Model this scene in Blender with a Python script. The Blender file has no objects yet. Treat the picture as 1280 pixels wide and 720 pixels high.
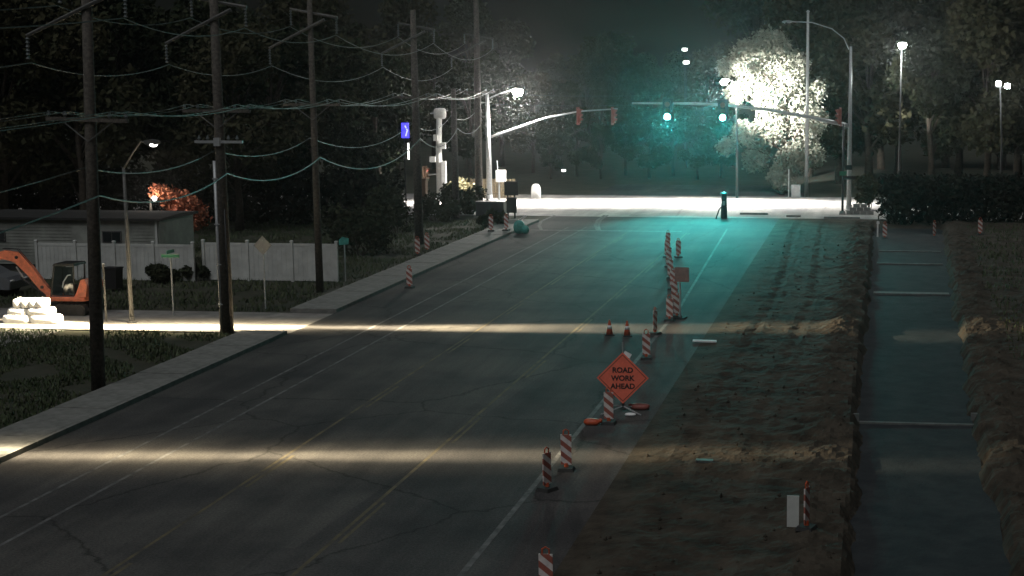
import bpy, math, random
import numpy as np
from mathutils import Vector, Matrix, noise

# ------------------------------------------------------------------ camera, sky, light
S = bpy.context.scene
COL = S.collection
R_ = math.radians
FPX, CAM_H = 1900.0, 10.3                     # focal length in photo pixels, camera height
PITCH, YAW = math.atan(270 / FPX), R_(6)
PX0 = 1090 - FPX * math.tan(YAW) / math.cos(PITCH)
cam_d = bpy.data.cameras.new('camera')
cam = bpy.data.objects.new('camera', cam_d); COL.objects.link(cam)
cam.location = (0, 0, CAM_H)
cam.rotation_euler = (math.pi / 2 - PITCH, 0, YAW)
cam_d.sensor_width = 36; cam_d.lens = FPX / 1280 * 36
cam_d.shift_x = -(PX0 - 640) / 1280
cam_d.clip_end = 3000; cam_d.clip_start = 0.5
S.camera = cam

SUN_EL, SUN_AZ = 58, 200                      # added broad fill for scattered lamp light, from above and behind the camera
w = bpy.data.worlds.new('World'); S.world = w; w.use_nodes = True
nt = w.node_tree
sky = nt.nodes.new('ShaderNodeTexSky'); sky.sky_type = 'NISHITA'; sky.sun_disc = False
sky.sun_elevation = R_(SUN_EL); sky.sun_rotation = R_(SUN_AZ)
bgn = nt.nodes['Background']; bgn.inputs[1].default_value = 0.0012
nt.links.new(sky.outputs[0], bgn.inputs[0])
sl = bpy.data.lights.new('night_fill', 'SUN'); sl.energy = 0.92; sl.angle = R_(50); sl.color = (0.96, 0.98, 1.0)
so = bpy.data.objects.new('night_fill', sl); COL.objects.link(so)
az = R_(SUN_AZ)
sdir = Vector((math.sin(az) * math.cos(R_(SUN_EL)), math.cos(az) * math.cos(R_(SUN_EL)), math.sin(R_(SUN_EL))))
so.rotation_euler = sdir.to_track_quat('Z', 'Y').to_euler(); so.location = (0, -20, 60)
S.view_settings.view_transform = 'Standard'; S.view_settings.look = 'None'
S.view_settings.exposure = 0; S.view_settings.gamma = 1
S.cycles.use_denoising = True
S.cycles.max_bounces = 5; S.cycles.sample_clamp_indirect = 4

# pixel -> direction; distance from the ground plane (W) or a known depth (WY)
_F = Vector((-math.sin(YAW) * math.cos(PITCH), math.cos(YAW) * math.cos(PITCH), -math.sin(PITCH)))
_Rt = Vector((math.cos(YAW), math.sin(YAW), 0)); _U = _Rt.cross(_F)
def ray(x, y): return _F + _Rt * ((x - PX0) / FPX) + _U * ((360 - y) / FPX)
def W(x, y, z=0.0):
    d = ray(x, y); t = (z - CAM_H) / d.z
    return Vector((d.x * t, d.y * t, z))
def WY(x, y, Y):
    d = ray(x, y); t = Y / d.y
    return Vector((d.x * t, Y, CAM_H + d.z * t))

rnd = random.Random(7)

# ------------------------------------------------------------------ materials
MATS = {}
def mat(name, col, rough=0.6, metal=0.0, var=0.0, scale=6.0, bump=0.0, bscale=60.0, col2=None, spec=0.5, emit=None, est=0.0, detail=5.0):
    if name in MATS: return MATS[name]
    m = bpy.data.materials.new(name); m.use_nodes = True
    t = m.node_tree; b = t.nodes['Principled BSDF']
    b.inputs['Base Color'].default_value = (*col, 1); b.inputs['Roughness'].default_value = rough
    b.inputs['Metallic'].default_value = metal; b.inputs['Specular IOR Level'].default_value = spec
    tc = t.nodes.new('ShaderNodeTexCoord')
    if var or col2:
        n = t.nodes.new('ShaderNodeTexNoise'); n.inputs['Scale'].default_value = scale; n.inputs['Detail'].default_value = detail
        n.inputs['Roughness'].default_value = 0.65
        t.links.new(tc.outputs['Object'], n.inputs['Vector'])
        r = t.nodes.new('ShaderNodeValToRGB')
        c2 = col2 or tuple(min(1, c * (1 + var)) for c in col); c1 = col if col2 else tuple(c * (1 - var) for c in col)
        r.color_ramp.elements[0].position = 0.36; r.color_ramp.elements[1].position = 0.66
        r.color_ramp.elements[0].color = (*c1, 1); r.color_ramp.elements[1].color = (*c2, 1)
        t.links.new(n.outputs['Fac'], r.inputs[0]); t.links.new(r.outputs[0], b.inputs['Base Color'])
    if bump:
        n2 = t.nodes.new('ShaderNodeTexNoise'); n2.inputs['Scale'].default_value = bscale; n2.inputs['Detail'].default_value = 4
        t.links.new(tc.outputs['Object'], n2.inputs['Vector'])
        bp = t.nodes.new('ShaderNodeBump'); bp.inputs['Strength'].default_value = bump; bp.inputs['Distance'].default_value = 0.03
        t.links.new(n2.outputs['Fac'], bp.inputs['Height']); t.links.new(bp.outputs[0], b.inputs['Normal'])
    if emit:
        b.inputs['Emission Color'].default_value = (*emit, 1); b.inputs['Emission Strength'].default_value = est
    MATS[name] = m; return m

def asphalt_mat(name, lo, hi, rough=0.85, spec=0.2):
    m = bpy.data.materials.new(name); m.use_nodes = True
    t = m.node_tree; b = t.nodes['Principled BSDF']; L = t.links.new
    tc = t.nodes.new('ShaderNodeTexCoord')
    def nz(sc, det, ro=0.6, vec=None):
        n = t.nodes.new('ShaderNodeTexNoise'); n.inputs['Scale'].default_value = sc; n.inputs['Detail'].default_value = det; n.inputs['Roughness'].default_value = ro
        L(vec or tc.outputs['Object'], n.inputs['Vector']); return n
    def mul(a, c, f=1.0):
        x = t.nodes.new('ShaderNodeMixRGB'); x.blend_type = 'MULTIPLY'; x.inputs[0].default_value = f; L(a, x.inputs[1]); L(c, x.inputs[2]); return x.outputs[0]
    def ramp(src, p0, c0, p1, c1):
        r = t.nodes.new('ShaderNodeValToRGB'); r.color_ramp.elements[0].position = p0; r.color_ramp.elements[1].position = p1
        r.color_ramp.elements[0].color = (*c0, 1); r.color_ramp.elements[1].color = (*c1, 1); L(src, r.inputs[0]); return r.outputs[0]
    mp = t.nodes.new('ShaderNodeMapping'); mp.inputs['Scale'].default_value = (1, 0.07, 1); L(tc.outputs['Object'], mp.inputs['Vector'])
    streak = nz(1.1, 5, 0.6, mp.outputs[0])                                  # tyre-worn lanes run along the road
    col = ramp(streak.outputs['Fac'], 0.36, lo, 0.66, hi)
    col = mul(col, ramp(nz(0.22, 6).outputs['Fac'], 0.38, (0.62, 0.62, 0.64), 0.60, (1.12, 1.10, 1.06)))
    col = mul(col, ramp(nz(16, 4, 0.8).outputs['Fac'], 0.32, (0.55, 0.55, 0.57), 0.68, (1.45, 1.43, 1.4)))     # aggregate and grit
    vo = t.nodes.new('ShaderNodeTexVoronoi'); vo.feature = 'DISTANCE_TO_EDGE'; vo.inputs['Scale'].default_value = 0.13
    nd = nz(0.8, 6)
    ad = t.nodes.new('ShaderNodeMixRGB'); ad.blend_type = 'ADD'; ad.inputs[0].default_value = 1.6; L(tc.outputs['Object'], ad.inputs[1]); L(nd.outputs['Color'], ad.inputs[2]); L(ad.outputs[0], vo.inputs['Vector'])
    col = mul(col, ramp(vo.outputs['Distance'], 0.0, (0.45, 0.45, 0.45), 0.009, (1, 1, 1)))                   # sealed cracks
    v2 = t.nodes.new('ShaderNodeTexVoronoi'); v2.inputs['Scale'].default_value = 0.16; v2.distance = 'CHEBYCHEV'; L(mp.outputs[0], v2.inputs['Vector'])
    bw = t.nodes.new('ShaderNodeRGBToBW'); L(v2.outputs['Color'], bw.inputs[0])
    col = mul(col, ramp(bw.outputs[0], 0.3, (0.86, 0.86, 0.88), 0.7, (1.08, 1.08, 1.06)))                     # resurfaced patches
    L(col, b.inputs['Base Color']); b.inputs['Roughness'].default_value = rough; b.inputs['Specular IOR Level'].default_value = spec
    n3 = nz(30, 4)
    bp = t.nodes.new('ShaderNodeBump'); bp.inputs['Strength'].default_value = 0.7; bp.inputs['Distance'].default_value = 0.02
    L(n3.outputs['Fac'], bp.inputs['Height']); L(bp.outputs[0], b.inputs['Normal'])
    MATS[name] = m; return m

def stripe_mat():
    m = bpy.data.materials.new('striped_sheeting'); m.use_nodes = True
    t = m.node_tree; b = t.nodes['Principled BSDF']; L = t.links.new
    tc = t.nodes.new('ShaderNodeTexCoord'); sp = t.nodes.new('ShaderNodeSeparateXYZ'); L(tc.outputs['Object'], sp.inputs[0])
    a = t.nodes.new('ShaderNodeMath'); a.operation = 'MULTIPLY'; a.inputs[1].default_value = 0.8; L(sp.outputs['X'], a.inputs[0])
    s = t.nodes.new('ShaderNodeMath'); s.operation = 'ADD'; L(a.outputs[0], s.inputs[0]); L(sp.outputs['Z'], s.inputs[1])
    d = t.nodes.new('ShaderNodeMath'); d.operation = 'DIVIDE'; d.inputs[1].default_value = 0.29; L(s.outputs[0], d.inputs[0])
    fr = t.nodes.new('ShaderNodeMath'); fr.operation = 'FRACT'; L(d.outputs[0], fr.inputs[0])
    gt = t.nodes.new('ShaderNodeMath'); gt.operation = 'GREATER_THAN'; gt.inputs[1].default_value = 0.5; L(fr.outputs[0], gt.inputs[0])
    n = t.nodes.new('ShaderNodeTexNoise'); n.inputs['Scale'].default_value = 9; L(tc.outputs['Object'], n.inputs['Vector'])
    mx = t.nodes.new('ShaderNodeMixRGB'); mx.inputs[1].default_value = (0.42, 0.135, 0.10, 1); mx.inputs[2].default_value = (0.86, 0.78, 0.74, 1); L(gt.outputs[0], mx.inputs[0])
    dk = t.nodes.new('ShaderNodeMixRGB'); dk.blend_type = 'MULTIPLY'; dk.inputs[0].default_value = 0.5; L(mx.outputs[0], dk.inputs[1]); L(n.outputs['Fac'], dk.inputs[2])
    L(dk.outputs[0], b.inputs['Base Color']); b.inputs['Roughness'].default_value = 0.4
    MATS['stripe'] = m; return m

M_asph = asphalt_mat('asphalt', (0.060, 0.059, 0.059), (0.092, 0.090, 0.087))
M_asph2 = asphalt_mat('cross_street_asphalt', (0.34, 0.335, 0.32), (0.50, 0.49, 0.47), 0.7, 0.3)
M_conc = mat('concrete', (0.19, 0.19, 0.175), 0.85, var=0.25, scale=2.5, bump=0.3)
M_sidest = mat('pale_road_concrete', (0.25, 0.24, 0.22), 0.8, var=0.25, scale=1.2, bump=0.3, bscale=25)
M_white = mat('worn_white_paint', (0.066, 0.066, 0.066), 0.8, col2=(0.19, 0.19, 0.185), scale=2.2, detail=9, spec=0.2)
M_yell = mat('worn_yellow_paint', (0.068, 0.064, 0.055), 0.8, col2=(0.17, 0.14, 0.08), scale=1.2, detail=9, spec=0.2)
M_dirt = mat('brown_dirt', (0.030, 0.025, 0.019), 0.95, col2=(0.080, 0.067, 0.051), scale=0.8, bump=1.0, bscale=10, detail=10, spec=0.15)
M_trench = mat('dark_base_course', (0.026, 0.029, 0.032), 0.85, col2=(0.044, 0.048, 0.050), scale=1.3, bump=0.7, bscale=12, detail=9, spec=0.1)
M_ground = mat('dry_grass_soil', (0.02, 0.026, 0.013), 0.95, col2=(0.055, 0.052, 0.034), scale=0.6, bump=0.9, bscale=8, detail=9)
M_grass = mat('grass_blades', (0.03, 0.055, 0.018), 0.7, col2=(0.085, 0.10, 0.045), scale=0.7)
M_wood = mat('weathered_pole_wood', (0.088, 0.077, 0.064), 0.85, var=0.45, scale=9, bump=0.5, bscale=30)
M_wthr = mat('weathered_grey_steel', (0.10, 0.10, 0.095), 0.6, 0.2, var=0.25, scale=8)
M_galv = mat('galvanised_steel', (0.42, 0.43, 0.43), 0.45, 0.35, var=0.15, scale=8)
M_dkst = mat('dark_painted_steel', (0.035, 0.035, 0.036), 0.45, 0.2, var=0.2, scale=8)
M_blk = mat('black_plastic', (0.02, 0.02, 0.02), 0.5, var=0.3, scale=9)
M_rub = mat('black_rubber', (0.025, 0.024, 0.023), 0.8, var=0.3, scale=12)
M_orng = mat('orange_plastic', (0.5, 0.085, 0.03), 0.45, var=0.25, scale=7)
M_sign = mat('orange_sign_fabric', (0.95, 0.19, 0.115), 0.55, var=0.10, scale=4)
M_exc = mat('orange_machine_paint', (0.75, 0.22, 0.12), 0.45, var=0.22, scale=4, bump=0.1)
M_glass = mat('dark_glass', (0.012, 0.018, 0.02), 0.08, spec=0.8)
M_fence = mat('white_vinyl', (0.52, 0.53, 0.50), 0.6, var=0.15, scale=1.5)
M_home = mat('grey_siding', (0.27, 0.28, 0.25), 0.8, var=0.2, scale=1.2)
M_roof = mat('dark_roofing', (0.020, 0.020, 0.019), 0.9, var=0.3, scale=5, bump=0.4)
M_wire = mat('weathered_cable', (0.055, 0.075, 0.07), 0.5, 0.3, var=0.2)
M_ins = mat('grey_porcelain', (0.11, 0.13, 0.13), 0.3, var=0.15)
M_leafd = mat('dark_foliage', (0.020, 0.028, 0.014), 0.85, col2=(0.045, 0.05, 0.025), scale=0.35, spec=0.15)
M_leafo = mat('olive_foliage', (0.030, 0.034, 0.017), 0.85, col2=(0.065, 0.06, 0.032), scale=0.4, spec=0.15)
M_hedge = mat('yew_foliage', (0.012, 0.015, 0.010), 0.9, col2=(0.028, 0.032, 0.02), scale=0.5, spec=0.1)
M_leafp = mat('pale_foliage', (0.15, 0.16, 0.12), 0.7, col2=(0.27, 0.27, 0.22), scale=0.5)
M_leafr = mat('autumn_red_foliage', (0.30, 0.07, 0.035), 0.75, col2=(0.42, 0.16, 0.07), scale=0.6)
M_drygr = mat('dry_tall_grass', (0.30, 0.27, 0.15), 0.85, col2=(0.45, 0.40, 0.24), scale=1.0)
M_bark = mat('tree_bark', (0.06, 0.048, 0.036), 0.9, var=0.4, scale=6, bump=0.6)
M_bag = mat('white_woven_bag', (0.86, 0.86, 0.84), 0.7, var=0.08, scale=5, bump=0.3, bscale=14)
M_stripe = stripe_mat()
M_letr = mat('black_lettering', (0.02, 0.018, 0.017), 0.6)
M_teal = mat('teal_tarpaulin', (0.07, 0.33, 0.28), 0.5, var=0.25, scale=6, bump=0.3)
M_grn = mat('green_sign_sheeting', (0.03, 0.16, 0.09), 0.45, var=0.15)
M_wht = mat('clean_white_paint', (0.7, 0.7, 0.68), 0.5, var=0.12, scale=5)
M_brn = mat('brown_cabinet_paint', (0.16, 0.10, 0.065), 0.6, var=0.2)
M_car = mat('silver_car_paint', (0.22, 0.23, 0.24), 0.35, 0.4, var=0.06)
M_plank = mat('pale_form_board', (0.115, 0.12, 0.112), 0.8, var=0.25, scale=4)
M_picket = mat('tan_fence_wood', (0.36, 0.29, 0.19), 0.85, var=0.3, scale=5)
M_red = mat('dull_red_housing', (0.30, 0.09, 0.07), 0.55, var=0.2)
M_tent = mat('pinkish_sign_back', (0.25, 0.15, 0.13), 0.6, var=0.2)
E_lamp = mat('lit_lamp_glass', (0.9, 0.9, 0.9), 0.3, emit=(1.0, 0.95, 0.86), est=150)
E_lampw = mat('lit_lamp_cool_glass', (0.9, 0.9, 0.9), 0.3, emit=(0.95, 1.0, 0.98), est=80)
E_grn = mat('lit_green_lens', (0.1, 0.8, 0.6), 0.3, emit=(0.12, 1.0, 0.86), est=900)
E_dim = mat('dim_lamp_glass', (0.8, 0.8, 0.8), 0.3, emit=(1.0, 0.98, 0.92), est=3)
E_blue = mat('lit_blue_panel', (0.05, 0.05, 0.6), 0.4, emit=(0.06, 0.05, 1.0), est=2.0)
E_bwht = mat('lit_pale_blue_tube', (0.6, 0.6, 0.9), 0.4, emit=(0.5, 0.5, 1.0), est=1.6)

# ------------------------------------------------------------------ mesh helpers
class MB:
    def __init__(s): s.v = []; s.f = []
    def add(s, vs, fs):
        o = len(s.v); s.v += [tuple(p) for p in vs]; s.f += [tuple(i + o for i in q) for q in fs]; return s
    def box(s, c, d, rz=0.0, taper=1.0, rx=0.0, ry=0.0):
        m = Matrix.Rotation(rz, 3, 'Z') @ Matrix.Rotation(ry, 3, 'Y') @ Matrix.Rotation(rx, 3, 'X')
        x, y, z = d[0] / 2, d[1] / 2, d[2] / 2
        vs = []
        for k, zz in ((1, -z), (taper, z)):
            for a, b in ((-x, -y), (x, -y), (x, y), (-x, y)): vs.append(m @ Vector((a * k, b * k, zz)) + Vector(c))
        return s.add(vs, [(3, 2, 1, 0), (4, 5, 6, 7), (0, 1, 5, 4), (1, 2, 6, 5), (2, 3, 7, 6), (3, 0, 4, 7)])
    def rbox(s, c, d, r, rz=0.0, n=3):
        """rounded (superellipse) box for soft shapes"""
        x, y, z = d[0] / 2, d[1] / 2, d[2] / 2; vs = []; fs = []
        NU, NV = 12, 8; e = r
        sg = lambda q, p: math.copysign(abs(q) ** p, q)
        for j in range(NV + 1):
            ph = -math.pi / 2 + math.pi * j / NV
            for i in range(NU):
                th = 2 * math.pi * (i + 0.5) / NU
                p = Vector((x * sg(math.cos(ph), e) * sg(math.cos(th), e), y * sg(math.cos(ph), e) * sg(math.sin(th), e), z * sg(math.sin(ph), e)))
                vs.append(Matrix.Rotation(rz, 3, 'Z') @ p + Vector(c))
        for j in range(NV):
            for i in range(NU):
                a = j * NU + i; b = j * NU + (i + 1) % NU
                fs.append((a, b, b + NU, a + NU))
        return s.add(vs, fs)
    def tube(s, pts, r, n=8, cap=True):
        pts = [Vector(p) for p in pts]; rs = r if isinstance(r, (list, tuple)) else [r] * len(pts)
        vs = []; fs = []; prev = None
        for i, p in enumerate(pts):
            t = (pts[min(i + 1, len(pts) - 1)] - pts[max(i - 1, 0)]).normalized()
            if prev is None:
                prev = t.orthogonal().normalized()
            u = (prev - t * prev.dot(t)).normalized(); prev = u; v = t.cross(u)
            for k in range(n):
                a = 2 * math.pi * k / n
                vs.append(p + (u * math.cos(a) + v * math.sin(a)) * rs[i])
        for i in range(len(pts) - 1):
            for k in range(n):
                a = i * n + k; b = i * n + (k + 1) % n
                fs.append((a, b, b + n, a + n))
        if cap:
            fs.append(tuple(reversed(range(n)))); fs.append(tuple(range((len(pts) - 1) * n, len(pts) * n)))
        return s.add(vs, fs)
    def lathe(s, prof, n=14, c=(0, 0, 0)):
        vs = []; fs = []
        for r, z in prof:
            for k in range(n):
                a = 2 * math.pi * k / n; vs.append((c[0] + r * math.cos(a), c[1] + r * math.sin(a), c[2] + z))
        for i in range(len(prof) - 1):
            for k in range(n):
                a = i * n + k; b = i * n + (k + 1) % n; fs.append((a, b, b + n, a + n))
        fs.append(tuple(reversed(range(n)))); fs.append(tuple(range((len(prof) - 1) * n, len(prof) * n)))
        return s.add(vs, fs)
    def prism(s, poly, axis, a, b):
        """extrude a 2-D polygon; axis 'y': poly is (x,z); 'x': poly is (y,z); 'z': poly is (x,y)"""
        n = len(poly)
        f = {'y': lambda p, t: (p[0], t, p[1]), 'x': lambda p, t: (t, p[0], p[1]), 'z': lambda p, t: (p[0], p[1], t)}[axis]
        vs = [f(p, a) for p in poly] + [f(p, b) for p in poly]
        fs = [tuple(range(n)), tuple(reversed(range(n, 2 * n)))] + [(i, i + n, (i + 1) % n + n, (i + 1) % n) for i in range(n)]
        return s.add(vs, fs)
    def build(s, name, m, parent=None, smooth=False, loc=None):
        me = bpy.data.meshes.new(name); me.from_pydata(s.v, [], s.f); me.update()
        import bmesh
        bm = bmesh.new(); bm.from_mesh(me); bmesh.ops.recalc_face_normals(bm, faces=bm.faces); bm.to_mesh(me); bm.free()
        me.materials.append(m)
        if smooth:
            for p in me.polygons: p.use_smooth = True
        o = bpy.data.objects.new(name, me); COL.objects.link(o)
        if parent is not None: o.parent = parent
        if loc is not None: o.location = loc
        return o

def tag(o, label, cat, group=None):
    o['label'] = label; o['category'] = cat
    if group: o['group'] = group
    return o
def thing(name, label, cat, loc=(0, 0, 0), rz=0.0, group=None):
    o = bpy.data.objects.new(name, None); COL.objects.link(o); o.empty_display_size = 0.2
    o.location = loc; o.rotation_euler = (0, 0, rz)
    return tag(o, label, cat, group)
def struct(o): o['kind'] = 'structure'; return o
def stuff(o): o['kind'] = 'stuff'; return o
def dup(root, loc, rz=0.0, label=None, group=None, scale=None):
    r = root.copy(); COL.objects.link(r); r.location = loc; r.rotation_euler = (0, 0, rz)
    if scale: r.scale = scale
    if label: r['label'] = label
    if group: r['group'] = group
    for ch in list(root.children):
        c = ch.copy(); COL.objects.link(c); c.parent = r
        for g in ch.children:
            d = g.copy(); COL.objects.link(d); d.parent = c
    return r
def lamp(name, kind, loc, power, col, parent=None, size=0.15, **k):
    l = bpy.data.lights.new(name, kind); l.energy = power; l.color = col
    if kind != 'AREA': l.shadow_soft_size = size
    for a, b in k.items():
        if hasattr(l, a): setattr(l, a, b)
    o = bpy.data.objects.new(name, l); COL.objects.link(o); o.location = loc
    if parent is not None: o.parent = parent
    return o
WARM = (1.0, 0.82, 0.55)

# ------------------------------------------------------------------ the setting
KERB, LINE = -22.9, -8.3
PAVE_R = -6.4
CS0, CS1 = 107.6, 126.5         # cross street
SS0, SS1 = 57.6, 62.6           # side street on the left
def sheet(name, x0, x1, y0, y1, z, m, nx=1, ny=1):
    b = MB(); vs = []; fs = []
    for j in range(ny + 1):
        for i in range(nx + 1): vs.append((x0 + (x1 - x0) * i / nx, y0 + (y1 - y0) * j / ny, z))
    for j in range(ny):
        for i in range(nx):
            a = j * (nx + 1) + i; fs.append((a, a + 1, a + nx + 2, a + nx + 1))
    return b.add(vs, fs).build(name, m)
gx, gy = (-900, PAVE_R - 0.3, 13.6, 900), (-60, 22.3, 107.4, 1500)      # one sheet with a hole for the excavated verge
struct(MB().add([(x, y, -0.06) for y in gy for x in gx], [(j * 4 + i, j * 4 + i + 1, j * 4 + i + 5, j * 4 + i + 4) for j in range(3) for i in range(3) if (i, j) != (1, 1)]).build('ground', M_ground))
struct(sheet('main_road', KERB, PAVE_R, 5, CS0, 0.0, M_asph))
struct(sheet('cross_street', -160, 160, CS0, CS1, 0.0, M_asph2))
struct(sheet('road', KERB - 0.5, -5.5, CS1, 139, 0.0, M_asph))
struct(sheet('side_street', -140, KERB, SS0, SS1, 0.0, M_sidest))

# heightfield of graded dirt right of the paving, with the excavated strip in it
TX0, TX1 = -0.45, 3.35
def path_edges(y):
    k = max(0, (y - 45) / 50)
    n1 = noise.fractal(Vector((y * 0.5, 4.2, 0)), 0.8, 2.1, 5); n2 = noise.fractal(Vector((y * 0.5, 9.7, 0)), 0.8, 2.1, 5)
    return TX0 + 0.45 * k + 0.22 * n1, TX1 + 1.5 * k + 0.26 * n2
def hz(x, y):
    n = noise.fractal(Vector((x * 0.4, y * 0.33, 3.1)), 0.9, 2.1, 4)
    n2 = noise.fractal(Vector((x * 1.9, y * 1.9, 9.1)), 0.7, 2.1, 5)
    n3 = noise.noise(Vector((x * 9, y * 9, 2)))
    h = 0.06 + 0.07 * n + 0.035 * n2 + 0.022 * max(0, n3)
    for rx in (-4.6, -2.9):                             # wheel ruts left by the machines
        c = rx + 0.25 * math.sin(y * 0.11) + 0.06 * n2
        h -= 0.04 * math.exp(-((x - c) / 0.17) ** 2) * (0.6 + 0.4 * math.sin(y * 22)); h += 0.015 * math.exp(-((abs(x - c) - 0.34) / 0.13) ** 2)
    a, b = path_edges(y)
    if x < PAVE_R + 1.2: h *= max(0.0, (x - PAVE_R) / 1.2); h += 0.006
    for e in (a - 0.7, b + 0.7):                       # spoil ridges beside the strip
        h += 0.15 * math.exp(-((x - e) / 0.6) ** 2) * (0.6 + 0.7 * n + 0.7 * n2)
    if x > a and x < b:
        d = min(x - a, b - x); k = min(1, d / 0.22)
        h = h * (1 - k) + k * -0.32
    if y > CS0 - 3: h *= max(0, (CS0 - y) / 3)
    if x > 11: h *= max(0, (14 - x) / 3)
    return h
b = MB(); NX, NY = 190, 640; x0, x1, y0, y1 = PAVE_R, 14.0, 22.0, CS0
vs = []; fs = []
for j in range(NY + 1):
    for i in range(NX + 1):
        X = x0 + (x1 - x0) * i / NX; Y = y0 + (y1 - y0) * j / NY; vs.append((X, Y, hz(X, Y)))
for j in range(NY):
    for i in range(NX):
        a = j * (NX + 1) + i; fs.append((a, a + 1, a + NX + 2, a + NX + 1))
struct(b.add(vs, fs).build('dirt_verge', M_dirt))
# floor of the strip: dark road base
b = MB(); n = 80; vs = []; fs = []
for j in range(n + 1):
    Y = 23 + (104 - 23) * j / n; a, c = path_edges(Y)
    for i in range(13):
        X = a + 0.22 + (c - a - 0.44) * i / 12
        vs.append((X, Y, -0.27 + 0.02 * noise.noise(Vector((X, Y * 0.6, 0)))))
for j in range(n):
    for i in range(12):
        a = j * 13 + i; fs.append((a, a + 1, a + 14, a + 13))
struct(b.add(vs, fs).build('path', M_trench, smooth=True))

# sidewalk on the left: slabs and kerb stones as pieces
def sidewalk(y0, y1, wid, name):
    root = MB().box((KERB - 0.15 - wid / 2, (y0 + y1) / 2, 0.03), (wid + 0.02, y1 - y0, 0.14)).build(name, M_conc); struct(root)
    slab = None; y = y0; k = 0
    while y < y1 - 0.2:
        L = min(1.8, y1 - y)
        o = MB().box((0, 0, 0), (wid - 0.02, L - 0.025, 0.06)).build('paving_slab', M_conc, root) if slab is None or L < 1.79 else slab.copy()
        if slab is None: slab = o
        elif L >= 1.79: COL.objects.link(o)
        o.location = (KERB - 0.16 - wid / 2, y + L / 2, 0.115 + 0.006 * math.sin(k * 2.3)); y += L; k += 1
    kb = None; y = y0
    while y < y1 - 0.2:
        L = min(3.0, y1 - y)
        o = MB().box((0, 0, 0), (0.16, L - 0.02, 0.18)).build('kerb_stone', M_conc, root) if kb is None or L < 2.99 else kb.copy()
        if kb is None: kb = o
        elif L >= 2.99: COL.objects.link(o)
        o.location = (KERB - 0.07, y + L / 2, 0.06); y += L
    return root
sidewalk(18, SS0 - 0.3, 1.7, 'sidewalk'); sidewalk(SS1 + 0.3, CS0 - 4, 1.9, 'sidewalk')

# painted lines: one object for each line run
def line(x, y0, y1, m, wd=0.11, dash=None, name='lane_marking', x_end=None):
    b = MB(); y = y0
    xe = x if x_end is None else x_end
    X = lambda yy: x + (xe - x) * (yy - y0) / (y1 - y0)
    while y < y1 - 0.01:
        L = min(dash[0] if dash else 1e9, y1 - y)
        b.add([(X(y) - wd / 2, y, 0.004), (X(y) + wd / 2, y, 0.004), (X(y + L) + wd / 2, y + L, 0.004), (X(y + L) - wd / 2, y + L, 0.004)], [(0, 1, 2, 3)])
        y += L + (dash[1] if dash else 0)
    return struct(b.build(name, m))
line(-20.1, 8, 100, M_white, 0.10); line(-18.9, 8, 100, M_white, 0.10)
line(-15.45, 8, 97, M_yell, 0.10, (3.2, 6.0)); line(-15.65, 8, 97, M_yell, 0.09)
line(-11.75, 8, 97, M_yell, 0.10); line(-11.55, 13, 97, M_yell, 0.09, (3.2, 6.0))
line(-8.3, 8, 66, M_white, 0.14); line(-8.3, 66, 100, M_white, 0.13, x_end=-9.4)
def curve_line(pts, m, wd=0.13):
    b = MB(); P = [W(*p) for p in pts]; vs = []; fs = []
    for i, p in enumerate(P):
        t = (P[min(i + 1, len(P) - 1)] - P[max(i - 1, 0)]).normalized(); nrm = Vector((-t.y, t.x, 0)) * wd / 2
        vs += [(p.x + nrm.x, p.y + nrm.y, 0.004), (p.x - nrm.x, p.y - nrm.y, 0.004)]
    for i in range(len(P) - 1): fs.append((2 * i, 2 * i + 1, 2 * i + 3, 2 * i + 2))
    return struct(b.add(vs, fs).build('lane_marking', m))
curve_line([(677, 288), (674, 282), (676, 277), (684, 273), (694, 269)], M_white, 0.22)
curve_line([(747, 288), (744, 282), (747, 275), (756, 269)], M_white, 0.22)
curve_line([(750, 288), (748, 282), (751, 275), (760, 269)], M_white, 0.16)
struct(sheet('stop_line', -22.2, -12.2, 97.6, 98.1, 0.004, M_white))

# grass left of the sidewalk (uncountable)
def grass(name, area, n, h, m, seed, keep=None, zf=None):
    r = np.random.default_rng(seed); x = r.uniform(area[0], area[1], n); y = r.uniform(area[2], area[3], n)
    vs = []; fs = []
    for i in range(n):
        if keep and not keep(x[i], y[i]): continue
        c = noise.noise(Vector((x[i] * 0.5, y[i] * 0.5, seed)))
        if c < -0.25: continue
        a = r.uniform(0, 6.28); hh = h * r.uniform(0.5, 1.3) * (0.8 + 0.7 * c); wd = 0.025 + 0.02 * r.random(); t = r.normal(0, 0.35, 2) * hh
        z = zf(x[i], y[i]) if zf else -0.06
        k = len(vs); dx, dy = math.cos(a) * wd, math.sin(a) * wd
        vs += [(x[i] - dx, y[i] - dy, z), (x[i] + dx, y[i] + dy, z), (x[i] + t[0], y[i] + t[1], z + hh)]; fs.append((k, k + 1, k + 2))
    return stuff(MB().add(vs, fs).build(name, m))
tag(grass('grass', (-46, KERB - 2.0, 38, SS0 - 0.2), 36000, 0.17, M_grass, 3), 'short green grass between the sidewalk and the side street', 'grass')
tag(grass('grass', (-46, KERB - 2.3, SS1 + 0.3, 104), 26000, 0.22, M_grass, 4), 'rough dark grass in front of the white fence', 'grass')
tag(grass('grass', (5.2, 20, 26, 104), 16000, 0.22, M_grass, 6, keep=lambda x, y: x > path_edges(y)[1] + 1.4, zf=lambda x, y: hz(x, y) if x < 14 else -0.06), 'sparse weeds on the dark ground beyond the dirt ridge', 'grass')

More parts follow.
